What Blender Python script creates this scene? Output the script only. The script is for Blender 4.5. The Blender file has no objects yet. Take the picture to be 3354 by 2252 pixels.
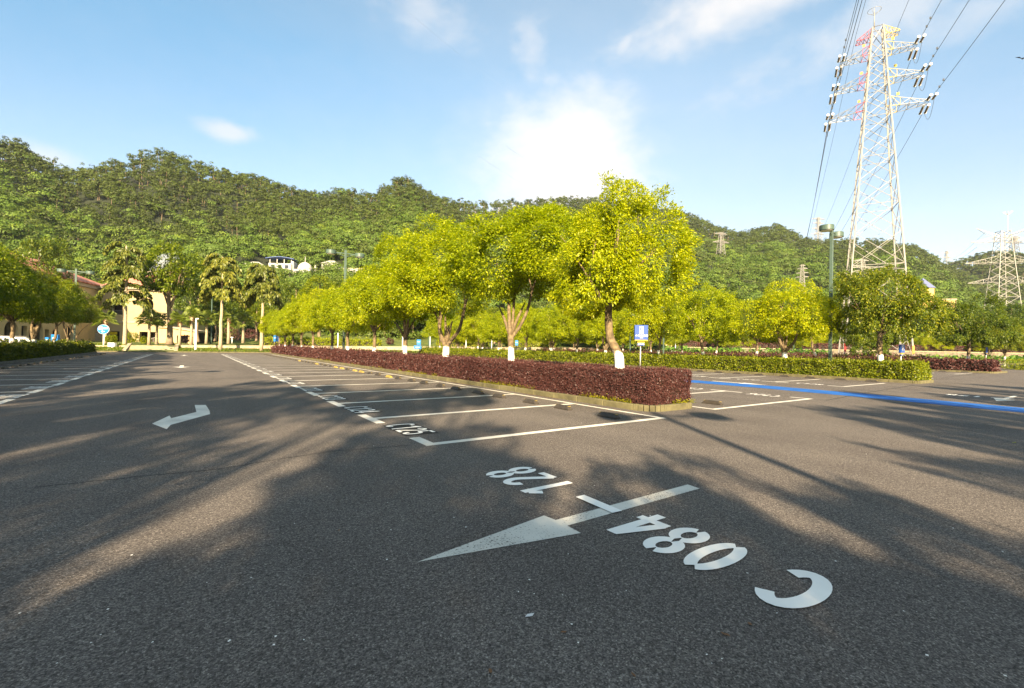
import bpy, bmesh, math, random
import numpy as np
from mathutils import Vector, Matrix, Euler

SC = bpy.context.scene
COL = SC.collection
R = math.radians

# ------------------------------------------------------------------ camera model (photo pixels 3354 x 2252)
PW, PH, FPX = 3354.0, 2252.0, 1507.5
CAM_H = 1.5
YAW, PITCH, ROLL = R(34.78), R(0.43), R(1.04)
_f = np.array([math.sin(YAW)*math.cos(PITCH), math.cos(YAW)*math.cos(PITCH), math.sin(PITCH)])
_r0 = np.array([math.cos(YAW), -math.sin(YAW), 0.0])
_u0 = np.cross(_r0, _f)
_r = math.cos(ROLL)*_r0 + math.sin(ROLL)*_u0
_u = -math.sin(ROLL)*_r0 + math.cos(ROLL)*_u0

def at(x, y, D):
    """photo pixel + distance along the view axis -> point"""
    d = _f + (x-PW/2)/FPX*_r - (y-PH/2)/FPX*_u
    P = d*D
    return Vector((P[0], P[1], P[2]+CAM_H))

def on_x(X, x, y):
    d = _f + (x-PW/2)/FPX*_r - (y-PH/2)/FPX*_u
    t = X/d[0]
    return Vector((X, d[1]*t, d[2]*t+CAM_H))

def gnd(x, y, z=0.0):
    d = _f + (x-PW/2)/FPX*_r - (y-PH/2)/FPX*_u
    t = (z-CAM_H)/d[2]
    return (d[0]*t, d[1]*t)

CR = Vector((_r0[0], _r0[1], 0))      # horizontal directions of the view
CF = Vector((math.sin(YAW), math.cos(YAW), 0))

# ------------------------------------------------------------------ materials
def new_mat(name):
    m = bpy.data.materials.new(name); m.use_nodes = True
    nt = m.node_tree; nt.nodes.clear()
    out = nt.nodes.new('ShaderNodeOutputMaterial')
    return m, nt, out

def N(nt, t, **kw):
    n = nt.nodes.new(t)
    for k, v in kw.items():
        if k.startswith('i_'):
            n.inputs[k[2:].replace('_', ' ')].default_value = v
        else:
            setattr(n, k, v)
    return n

def L(nt, a, b): nt.links.new(a, b)

def rgba(c): return (c[0], c[1], c[2], 1.0)

def ramp(nt, fac, stops):
    r = nt.nodes.new('ShaderNodeValToRGB')
    el = r.color_ramp.elements
    el[0].position, el[0].color = stops[0][0], rgba(stops[0][1])
    el[1].position, el[1].color = stops[-1][0], rgba(stops[-1][1])
    for p, c in stops[1:-1]:
        e = el.new(p); e.color = rgba(c)
    L(nt, fac, r.inputs[0])
    return r.outputs[0]

def simple(name, c, rough=0.6, var=0.18, scale=6.0, metal=0.0, bump=0.0, bscale=40.0):
    m, nt, out = new_mat(name)
    b = N(nt, 'ShaderNodeBsdfPrincipled'); b.inputs['Roughness'].default_value = rough
    b.inputs['Metallic'].default_value = metal
    tc = N(nt, 'ShaderNodeTexCoord')
    nz = N(nt, 'ShaderNodeTexNoise'); nz.inputs['Scale'].default_value = scale; nz.inputs['Detail'].default_value = 6
    L(nt, tc.outputs['Object'], nz.inputs['Vector'])
    lo = [max(0, x*(1-var)) for x in c]; hi = [min(1, x*(1+var)) for x in c]
    L(nt, ramp(nt, nz.outputs[0], [(0.3, lo), (0.7, hi)]), b.inputs['Base Color'])
    if bump:
        n2 = N(nt, 'ShaderNodeTexNoise'); n2.inputs['Scale'].default_value = bscale; n2.inputs['Detail'].default_value = 5
        L(nt, tc.outputs['Object'], n2.inputs['Vector'])
        bp = N(nt, 'ShaderNodeBump'); bp.inputs['Strength'].default_value = bump; bp.inputs['Distance'].default_value = 0.02
        L(nt, n2.outputs[0], bp.inputs['Height']); L(nt, bp.outputs[0], b.inputs['Normal'])
    L(nt, b.outputs[0], out.inputs[0])
    return m

def leaf_mat(name, stops, trans=0.35, tcol=None, rough=0.45, attr=None):
    m, nt, out = new_mat(name)
    if attr:
        a = N(nt, 'ShaderNodeAttribute', attribute_name=attr)
        g = N(nt, 'ShaderNodeNewGeometry')
        mx = N(nt, 'ShaderNodeMath', operation='MULTIPLY_ADD')
        L(nt, g.outputs['Random Per Island'], mx.inputs[0]); mx.inputs[1].default_value = 0.16
        sb = N(nt, 'ShaderNodeMath', operation='SUBTRACT'); sb.inputs[1].default_value = 0.08
        L(nt, a.outputs['Fac'], sb.inputs[0]); L(nt, sb.outputs[0], mx.inputs[2])
        fac = mx.outputs[0]
    else:
        g = N(nt, 'ShaderNodeNewGeometry')
        oi = N(nt, 'ShaderNodeObjectInfo')
        mx = N(nt, 'ShaderNodeMath', operation='MULTIPLY_ADD')
        L(nt, oi.outputs['Random'], mx.inputs[0]); mx.inputs[1].default_value = 0.25
        m2 = N(nt, 'ShaderNodeMath', operation='MULTIPLY'); m2.inputs[1].default_value = 0.75
        L(nt, g.outputs['Random Per Island'], m2.inputs[0]); L(nt, m2.outputs[0], mx.inputs[2])
        fac = mx.outputs[0]
    col = ramp(nt, fac, stops)
    b = N(nt, 'ShaderNodeBsdfPrincipled'); b.inputs['Roughness'].default_value = rough
    b.inputs['Specular IOR Level'].default_value = 0.35
    L(nt, col, b.inputs['Base Color'])
    t = N(nt, 'ShaderNodeBsdfTranslucent')
    tint = N(nt, 'ShaderNodeMix', data_type='RGBA', blend_type='MULTIPLY'); tint.inputs[0].default_value = 1.0
    tint.inputs[7].default_value = rgba(tcol or (1.25, 1.35, 0.6))
    L(nt, col, tint.inputs[6]); L(nt, tint.outputs[2], t.inputs[0])
    ms = N(nt, 'ShaderNodeMixShader'); ms.inputs[0].default_value = trans
    L(nt, b.outputs[0], ms.inputs[1]); L(nt, t.outputs[0], ms.inputs[2]); L(nt, ms.outputs[0], out.inputs[0])
    return m

M = {}
M['camphor'] = leaf_mat('camphor_leaf', [(0.0, (0.135, 0.195, 0.003)), (0.4, (0.26, 0.32, 0.003)), (0.75, (0.40, 0.425, 0.003)), (1.0, (0.53, 0.51, 0.004))], 0.5, (1.3, 1.3, .5))
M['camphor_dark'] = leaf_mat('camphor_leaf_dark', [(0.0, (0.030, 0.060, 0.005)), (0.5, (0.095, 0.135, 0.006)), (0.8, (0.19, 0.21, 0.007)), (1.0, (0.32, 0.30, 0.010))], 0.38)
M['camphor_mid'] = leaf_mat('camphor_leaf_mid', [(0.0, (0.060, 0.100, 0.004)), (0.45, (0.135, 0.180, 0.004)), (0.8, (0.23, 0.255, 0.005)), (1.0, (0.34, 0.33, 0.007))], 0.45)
M['broad'] = leaf_mat('broad_leaf', [(0.0, (0.025, 0.055, 0.008)), (0.5, (0.075, 0.12, 0.010)), (1.0, (0.20, 0.23, 0.015))], 0.35)
M['palm'] = leaf_mat('palm_leaf', [(0.0, (0.05, 0.07, 0.010)), (0.5, (0.13, 0.15, 0.018)), (1.0, (0.26, 0.25, 0.03))], 0.3)
M['fan'] = leaf_mat('fan_palm_leaf', [(0.0, (0.07, 0.11, 0.018)), (0.5, (0.20, 0.25, 0.04)), (1.0, (0.34, 0.37, 0.09))], 0.4)
M['purple'] = leaf_mat('purple_hedge_leaf', [(0.0, (0.042, 0.018, 0.017)), (0.5, (0.092, 0.036, 0.032)), (0.85, (0.145, 0.058, 0.048)), (1.0, (0.23, 0.11, 0.08))], 0.22, (1.2, 0.8, 0.6))
M['green_hedge'] = leaf_mat('green_hedge_leaf', [(0.0, (0.04, 0.065, 0.004)), (0.45, (0.14, 0.18, 0.006)), (1.0, (0.36, 0.36, 0.012))], 0.35)
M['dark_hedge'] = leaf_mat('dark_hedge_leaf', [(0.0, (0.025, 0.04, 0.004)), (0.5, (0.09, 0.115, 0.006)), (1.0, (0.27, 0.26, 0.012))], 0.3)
M['yellow_hedge'] = leaf_mat('yellow_hedge_leaf', [(0.0, (0.09, 0.12, 0.004)), (0.5, (0.25, 0.29, 0.008)), (1.0, (0.50, 0.50, 0.015))], 0.35)
M['taro'] = leaf_mat('taro_leaf', [(0.0, (0.04, 0.10, 0.012)), (0.5, (0.10, 0.20, 0.020)), (1.0, (0.22, 0.34, 0.04))], 0.35)
M['forest'] = leaf_mat('forest_leaf', [(0.0, (0.040, 0.054, 0.008)), (0.2, (0.056, 0.078, 0.009)), (0.4, (0.078, 0.104, 0.010)), (0.6, (0.074, 0.126, 0.012)), (0.8, (0.102, 0.163, 0.015)), (1.0, (0.17, 0.225, 0.020))], 0.25, (1.1, 1.2, 0.6), 0.6, attr='tone')
M['grass'] = leaf_mat('grass_blade', [(0.0, (0.035, 0.06, 0.004)), (0.5, (0.085, 0.125, 0.007)), (1.0, (0.19, 0.22, 0.012))], 0.35)
M['cover'] = leaf_mat('ground_cover_leaf', [(0.0, (0.06, 0.08, 0.004)), (0.5, (0.25, 0.26, 0.010)), (1.0, (0.48, 0.40, 0.02))], 0.35)
M['dead'] = simple('dead_leaf', (0.16, 0.075, 0.03), 0.8)
M['stems'] = simple('hedge_stems', (0.030, 0.024, 0.014), 0.9)
M['bark'] = simple('bark', (0.20, 0.145, 0.085), 0.85, 0.4, 9.0, bump=0.8, bscale=22)
M['bark_pale'] = simple('bark_pale', (0.34, 0.27, 0.17), 0.85, 0.3, 6.0, bump=0.5, bscale=22)
M['white_metal'] = simple('white_painted_steel', (0.78, 0.77, 0.73), 0.45, 0.08, 3.0)
M['pylon_white'] = simple('pylon_paint', (0.21, 0.20, 0.18), 0.5, 0.1, 2.0)
M['galv'] = simple('galvanised_steel', (0.27, 0.26, 0.23), 0.45, 0.15, 2.0)
M['galv_dark'] = simple('weathered_steel', (0.16, 0.15, 0.14), 0.6, 0.2, 2.0)
M['red_paint'] = simple('red_paint', (0.30, 0.012, 0.012), 0.5)
M['yellow_paint'] = simple('yellow_paint', (0.50, 0.34, 0.01), 0.5)
M['orange_paint'] = simple('orange_paint', (0.75, 0.22, 0.03), 0.5)
M['porcelain'] = simple('brown_insulator', (0.20, 0.165, 0.125), 0.3, 0.15)
M['wire'] = simple('aluminium_wire', (0.10, 0.11, 0.13), 0.5)
M['lamp_green'] = simple('lamp_green_paint', (0.058, 0.092, 0.068), 0.42, 0.12, 4.0)
M['lens'] = simple('lamp_lens', (0.62, 0.60, 0.52), 0.3)
M['kerb'] = simple('kerb_stone', (0.112, 0.100, 0.046), 0.9, 0.35, 3.5, bump=0.5)
M['kerb_dark'] = simple('kerb_stone_dark', (0.11, 0.105, 0.09), 0.9, 0.3, 3.0, bump=0.5)
M['soil'] = simple('planting_soil', (0.10, 0.070, 0.040), 0.95, 0.4, 8.0, bump=0.6)
M['rubber'] = simple('black_rubber', (0.040, 0.033, 0.026), 0.6, 0.3, 12.0, bump=0.2)
M['rubber_yellow'] = simple('worn_yellow_rubber', (0.30, 0.22, 0.05), 0.7, 0.4, 10.0)
M['blue_sign'] = simple('blue_sign', (0.010, 0.055, 0.27), 0.35, 0.08)
M['light_blue'] = simple('light_blue_sign', (0.012, 0.15, 0.46), 0.35, 0.08)
M['sign_white'] = simple('sign_white', (0.60, 0.60, 0.60), 0.4, 0.04)
M['sign_yellow'] = simple('sign_yellow', (0.50, 0.36, 0.01), 0.4, 0.06)
M['chrome'] = simple('steel_post', (0.35, 0.34, 0.32), 0.35, 0.1, metal=0.8)
M['cream'] = simple('cream_render', (0.50, 0.36, 0.17), 0.85, 0.10, 1.2)
M['cream_pale'] = simple('pale_cream_render', (0.37, 0.285, 0.15), 0.85, 0.07, 1.0)
M['trim'] = simple('stone_trim', (0.36, 0.30, 0.21), 0.8, 0.1)
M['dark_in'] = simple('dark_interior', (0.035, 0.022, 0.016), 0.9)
M['glass'] = simple('window_glass', (0.02, 0.025, 0.03), 0.08)
M['dome'] = simple('dome_cladding', (0.16, 0.18, 0.19), 0.4, 0.15, 2.0)
M['villa'] = simple('white_render', (0.40, 0.385, 0.35), 0.8, 0.14, 0.6)
M['blue_roof'] = simple('blue_roof', (0.035, 0.075, 0.24), 0.5)
M['slate'] = simple('slate_blue_roof', (0.11, 0.13, 0.24), 0.6)
M['orange_wall'] = simple('warm_yellow_render', (0.60, 0.38, 0.13), 0.85, 0.08)
M['car_paint'] = simple('white_car_paint', (0.72, 0.73, 0.75), 0.2, 0.03)
M['tail'] = simple('tail_lamp', (0.45, 0.01, 0.02), 0.2)
M['tyre'] = simple('tyre', (0.02, 0.02, 0.02), 0.8)
M['rim'] = simple('alloy', (0.5, 0.5, 0.5), 0.3, metal=0.8)
M['stair'] = simple('mossy_stone', (0.30, 0.26, 0.15), 0.9, 0.3, 3.0, bump=0.4)
M['road_white'] = None

def painted_trunk_mat():
    m, nt, out = new_mat('limewashed_bark')
    tc = N(nt, 'ShaderNodeTexCoord')
    sp = N(nt, 'ShaderNodeSeparateXYZ'); L(nt, tc.outputs['Object'], sp.inputs[0])
    nz = N(nt, 'ShaderNodeTexNoise'); nz.inputs['Scale'].default_value = 9; nz.inputs['Detail'].default_value = 6
    L(nt, tc.outputs['Object'], nz.inputs['Vector'])
    bark = ramp(nt, nz.outputs[0], [(0.3, (0.075, 0.052, 0.027)), (0.5, (0.135, 0.097, 0.050)), (0.7, (0.22, 0.165, 0.085))])
    white = ramp(nt, nz.outputs[0], [(0.28, (0.45, 0.38, 0.28)), (0.42, (0.78, 0.76, 0.70)), (0.8, (0.84, 0.83, 0.78))])
    ad = N(nt, 'ShaderNodeMath', operation='MULTIPLY_ADD'); ad.inputs[1].default_value = 0.25
    L(nt, nz.outputs[0], ad.inputs[0]); L(nt, sp.outputs[2], ad.inputs[2])
    lt = N(nt, 'ShaderNodeMapRange'); lt.inputs[1].default_value = 1.44; lt.inputs[2].default_value = 1.50
    L(nt, ad.outputs[0], lt.inputs[0])
    mx = N(nt, 'ShaderNodeMix', data_type='RGBA'); L(nt, lt.outputs[0], mx.inputs[0]); L(nt, white, mx.inputs[6]); L(nt, bark, mx.inputs[7])
    b = N(nt, 'ShaderNodeBsdfPrincipled'); b.inputs['Roughness'].default_value = 0.85
    L(nt, mx.outputs[2], b.inputs['Base Color'])
    wv = N(nt, 'ShaderNodeTexNoise'); wv.inputs['Scale'].default_value = 20; wv.inputs['Detail'].default_value = 7
    mp = N(nt, 'ShaderNodeMapping'); mp.inputs['Scale'].default_value = (1, 1, 0.25)
    L(nt, tc.outputs['Object'], mp.inputs[0]); L(nt, mp.outputs[0], wv.inputs['Vector'])
    bp = N(nt, 'ShaderNodeBump'); bp.inputs['Strength'].default_value = 0.9; bp.inputs['Distance'].default_value = 0.03
    L(nt, wv.outputs[0], bp.inputs['Height']); L(nt, bp.outputs[0], b.inputs['Normal'])
    L(nt, b.outputs[0], out.inputs[0])
    return m
M['lime'] = painted_trunk_mat()

def asphalt_mat():
    m, nt, out = new_mat('asphalt')
    tc = N(nt, 'ShaderNodeTexCoord')
    b = N(nt, 'ShaderNodeBsdfPrincipled'); b.inputs['Roughness'].default_value = 0.9
    b.inputs['Specular IOR Level'].default_value = 0.12
    v = N(nt, 'ShaderNodeTexVoronoi'); v.inputs['Scale'].default_value = 125
    L(nt, tc.outputs['Object'], v.inputs['Vector'])
    n1 = N(nt, 'ShaderNodeTexNoise'); n1.inputs['Scale'].default_value = 38; n1.inputs['Detail'].default_value = 6; n1.inputs['Roughness'].default_value = 0.75
    L(nt, tc.outputs['Object'], n1.inputs['Vector'])
    n2 = N(nt, 'ShaderNodeTexNoise'); n2.inputs['Scale'].default_value = 0.55; n2.inputs['Detail'].default_value = 7
    L(nt, tc.outputs['Object'], n2.inputs['Vector'])
    sx = N(nt, 'ShaderNodeSeparateColor'); L(nt, v.outputs['Color'], sx.inputs[0])
    stone = ramp(nt, sx.outputs[0], [(0.0, (0.062, 0.055, 0.051)), (0.55, (0.130, 0.114, 0.103)), (0.82, (0.185, 0.163, 0.146)), (0.97, (0.240, 0.213, 0.190)), (1.0, (0.33, 0.30, 0.265))])
    g = ramp(nt, n1.outputs[0], [(0.30, (0.45, 0.45, 0.45)), (0.68, (1.35, 1.35, 1.35))])
    mu = N(nt, 'ShaderNodeMix', data_type='RGBA', blend_type='MULTIPLY'); mu.inputs[0].default_value = 1
    L(nt, stone, mu.inputs[6]); L(nt, g, mu.inputs[7])
    st = ramp(nt, n2.outputs[0], [(0.25, (0.82, 0.81, 0.82)), (0.5, (1, 1, 1)), (0.75, (1.13, 1.12, 1.10))])
    m3 = N(nt, 'ShaderNodeMix', data_type='RGBA', blend_type='MULTIPLY'); m3.inputs[0].default_value = 1
    L(nt, mu.outputs[2], m3.inputs[6]); L(nt, st, m3.inputs[7])
    # oil drips and tyre-worn lanes running along the rows
    n4 = N(nt, 'ShaderNodeTexNoise'); n4.inputs['Scale'].default_value = 1.1; n4.inputs['Detail'].default_value = 3
    m4 = N(nt, 'ShaderNodeMapping'); m4.inputs['Scale'].default_value = (1.0, .10, 1.0); L(nt, tc.outputs['Object'], m4.inputs[0]); L(nt, m4.outputs[0], n4.inputs['Vector'])
    lanes = ramp(nt, n4.outputs[0], [(0.35, (.90, .90, .90)), (0.55, (1.0, 1.0, 1.0)), (0.7, (1.06, 1.06, 1.05))])
    n5 = N(nt, 'ShaderNodeTexNoise'); n5.inputs['Scale'].default_value = 1.7; n5.inputs['Detail'].default_value = 9; n5.inputs['Roughness'].default_value = .65; L(nt, tc.outputs['Object'], n5.inputs['Vector'])
    oil = ramp(nt, n5.outputs[0], [(0.25, (.66, .65, .65)), (0.34, (1.0, 1.0, 1.0)), (1.0, (1.0, 1.0, 1.0))])
    m5 = N(nt, 'ShaderNodeMix', data_type='RGBA', blend_type='MULTIPLY'); m5.inputs[0].default_value = 1; L(nt, m3.outputs[2], m5.inputs[6]); L(nt, lanes, m5.inputs[7])
    m6 = N(nt, 'ShaderNodeMix', data_type='RGBA', blend_type='MULTIPLY'); m6.inputs[0].default_value = 1; L(nt, m5.outputs[2], m6.inputs[6]); L(nt, oil, m6.inputs[7])
    L(nt, m6.outputs[2], b.inputs['Base Color'])
    bp = N(nt, 'ShaderNodeBump'); bp.inputs['Strength'].default_value = 0.5; bp.inputs['Distance'].default_value = 0.006
    ah = N(nt, 'ShaderNodeMath', operation='ADD'); L(nt, n1.outputs[0], ah.inputs[0]); L(nt, v.outputs['Distance'], ah.inputs[1])
    L(nt, ah.outputs[0], bp.inputs['Height']); L(nt, bp.outputs[0], b.inputs['Normal'])
    L(nt, b.outputs[0], out.inputs[0])
    return m
M['asphalt'] = asphalt_mat()

def road_paint(name, c, wear=0.40, dirt=0.75):
    m, nt, out = new_mat(name)
    tc = N(nt, 'ShaderNodeTexCoord')
    b = N(nt, 'ShaderNodeBsdfPrincipled'); b.inputs['Roughness'].default_value = 0.75; b.inputs['Specular IOR Level'].default_value = 0.25
    n1 = N(nt, 'ShaderNodeTexNoise'); n1.inputs['Scale'].default_value = 60; n1.inputs['Detail'].default_value = 4; n1.inputs['Roughness'].default_value = 0.7
    L(nt, tc.outputs['Object'], n1.inputs['Vector'])
    n2 = N(nt, 'ShaderNodeTexNoise'); n2.inputs['Scale'].default_value = 2.2; n2.inputs['Detail'].default_value = 8
    L(nt, tc.outputs['Object'], n2.inputs['Vector'])
    base = ramp(nt, n2.outputs[0], [(0.3, [x*dirt for x in c]), (0.62, c)])
    ad = N(nt, 'ShaderNodeMath', operation='MULTIPLY_ADD'); ad.inputs[1].default_value = 0.35
    L(nt, n2.outputs[0], ad.inputs[0]); L(nt, n1.outputs[0], ad.inputs[2])
    mr = N(nt, 'ShaderNodeMapRange'); mr.inputs[1].default_value = wear; mr.inputs[2].default_value = wear+0.06
    L(nt, ad.outputs[0], mr.inputs[0])
    mx = N(nt, 'ShaderNodeMix', data_type='RGBA'); mx.inputs[6].default_value = (0.06, 0.055, 0.05, 1)
    L(nt, mr.outputs[0], mx.inputs[0]); L(nt, base, mx.inputs[7]); L(nt, mx.outputs[2], b.inputs['Base Color'])
    bp = N(nt, 'ShaderNodeBump'); bp.inputs['Strength'].default_value = 0.4; bp.inputs['Distance'].default_value = 0.004
    L(nt, n1.outputs[0], bp.inputs['Height']); L(nt, bp.outputs[0], b.inputs['Normal'])
    L(nt, b.outputs[0], out.inputs[0])
    return m
M['road_white'] = road_paint('white_road_paint', (0.68, 0.65, 0.58), 0.44)
M['road_fresh'] = road_paint('fresh_white_road_paint', (0.86, 0.84, 0.79), 0.37, 0.90)
M['road_grey'] = road_paint('greyed_road_paint', (0.62, 0.60, 0.54), 0.52, 0.78)
M['road_blue'] = road_paint('blue_road_paint', (0.016, 0.125, 0.45), 0.42, 0.62)
M['road_black'] = road_paint('blacked_out_paint', (0.024, 0.022, 0.022), 0.30)

def stone_wall_mat(name, c1, c2, mortar, scale):
    m, nt, out = new_mat(name)
    tc = N(nt, 'ShaderNodeTexCoord')
    br = N(nt, 'ShaderNodeTexBrick'); br.inputs['Scale'].default_value = scale
    br.inputs['Color1'].default_value = rgba(c1); br.inputs['Color2'].default_value = rgba(c2); br.inputs['Mortar'].default_value = rgba(mortar)
    br.inputs['Mortar Size'].default_value = 0.03
    sp = N(nt, 'ShaderNodeSeparateXYZ'); L(nt, tc.outputs['Object'], sp.inputs[0])
    sm = N(nt, 'ShaderNodeMath', operation='ADD'); L(nt, sp.outputs[0], sm.inputs[0]); L(nt, sp.outputs[1], sm.inputs[1])
    cb = N(nt, 'ShaderNodeCombineXYZ'); L(nt, sm.outputs[0], cb.inputs[0]); L(nt, sp.outputs[2], cb.inputs[1])
    L(nt, cb.outputs[0], br.inputs['Vector'])
    nz = N(nt, 'ShaderNodeTexNoise'); nz.inputs['Scale'].default_value = 1.5; nz.inputs['Detail'].default_value = 6
    L(nt, tc.outputs['Object'], nz.inputs['Vector'])
    dirt = ramp(nt, nz.outputs[0], [(0.3, (0.6, 0.58, 0.5)), (0.65, (1.05, 1.05, 1.05))])
    mx = N(nt, 'ShaderNodeMix', data_type='RGBA', blend_type='MULTIPLY'); mx.inputs[0].default_value = 1
    L(nt, br.outputs[0], mx.inputs[6]); L(nt, dirt, mx.inputs[7])
    b = N(nt, 'ShaderNodeBsdfPrincipled'); b.inputs['Roughness'].default_value = 0.9
    L(nt, mx.outputs[2], b.inputs['Base Color']); L(nt, b.outputs[0], out.inputs[0])
    return m
M['stone_pale'] = stone_wall_mat('pale_stone', (0.56, 0.45, 0.30), (0.46, 0.37, 0.25), (0.30, 0.25, 0.18), 1.6)
M['stone_dark'] = stone_wall_mat('dark_stone', (0.17, 0.14, 0.10), (0.24, 0.20, 0.14), (0.09, 0.08, 0.06), 1.2)

def tile_mat():
    m, nt, out = new_mat('red_roof_tile')
    tc = N(nt, 'ShaderNodeTexCoord')
    nz = N(nt, 'ShaderNodeTexNoise'); nz.inputs['Scale'].default_value = 1.6; nz.inputs['Detail'].default_value = 8; nz.inputs['Roughness'].default_value = 0.7
    L(nt, tc.outputs['Object'], nz.inputs['Vector'])
    v = N(nt, 'ShaderNodeTexVoronoi'); v.inputs['Scale'].default_value = 2.5; L(nt, tc.outputs['Object'], v.inputs['Vector'])
    sx = N(nt, 'ShaderNodeSeparateColor'); L(nt, v.outputs['Color'], sx.inputs[0])
    a = N(nt, 'ShaderNodeMath', operation='MULTIPLY_ADD'); a.inputs[1].default_value = 0.35; L(nt, sx.outputs[0], a.inputs[0])
    m2 = N(nt, 'ShaderNodeMath', operation='MULTIPLY'); m2.inputs[1].default_value = 0.65; L(nt, nz.outputs[0], m2.inputs[0]); L(nt, m2.outputs[0], a.inputs[2])
    c = ramp(nt, a.outputs[0], [(0.25, (0.24, 0.085, 0.055)), (0.5, (0.46, 0.17, 0.11)), (0.75, (0.60, 0.30, 0.20))])
    b = N(nt, 'ShaderNodeBsdfPrincipled'); b.inputs['Roughness'].default_value = 0.85
    L(nt, c, b.inputs['Base Color']); L(nt, b.outputs[0], out.inputs[0])
    return m
M['tile'] = tile_mat()

def turf_mat():
    m, nt, out = new_mat('lawn')
    tc = N(nt, 'ShaderNodeTexCoord')
    nz = N(nt, 'ShaderNodeTexNoise'); nz.inputs['Scale'].default_value = 0.7; nz.inputs['Detail'].default_value = 9; nz.inputs['Roughness'].default_value = 0.7
    L(nt, tc.outputs['Object'], nz.inputs['Vector'])
    c = ramp(nt, nz.outputs[0], [(0.3, (0.035, 0.055, 0.006)), (0.5, (0.085, 0.115, 0.009)), (0.7, (0.16, 0.175, 0.014))])
    b = N(nt, 'ShaderNodeBsdfPrincipled'); b.inputs['Roughness'].default_value = 0.9
    L(nt, c, b.inputs['Base Color'])
    n2 = N(nt, 'ShaderNodeTexNoise'); n2.inputs['Scale'].default_value = 14; n2.inputs['Detail'].default_value = 5
    L(nt, tc.outputs['Object'], n2.inputs['Vector'])
    bp = N(nt, 'ShaderNodeBump'); bp.inputs['Strength'].default_value = 1.0; bp.inputs['Distance'].default_value = 0.1
    L(nt, n2.outputs[0], bp.inputs['Height']); L(nt, bp.outputs[0], b.inputs['Normal'])
    L(nt, b.outputs[0], out.inputs[0])
    return m
M['turf'] = turf_mat()
M['forest_floor'] = simple('forest_floor', (0.014, 0.020, 0.005), 0.95, 0.5, 0.05)
M['pale_road'] = simple('pale_concrete', (0.45, 0.40, 0.32), 0.9, 0.12, 1.0)

# ------------------------------------------------------------------ mesh helpers
def fast_mesh(name, V, F, mats=(), mi=None, smooth=False):
    V = np.asarray(V, dtype=np.float32); F = np.asarray(F, dtype=np.int32)
    me = bpy.data.meshes.new(name)
    me.vertices.add(len(V)); me.vertices.foreach_set('co', V.ravel())
    me.loops.add(F.size); me.loops.foreach_set('vertex_index', F.ravel())
    me.polygons.add(len(F)); me.polygons.foreach_set('loop_start', np.arange(0, F.size, F.shape[1], dtype=np.int32))
    if smooth: me.polygons.foreach_set('use_smooth', np.ones(len(F), dtype=bool))
    for m in mats: me.materials.append(m)
    if mi is not None: me.polygons.foreach_set('material_index', np.asarray(mi, dtype=np.int32))
    me.update(calc_edges=True)
    return me

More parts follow.
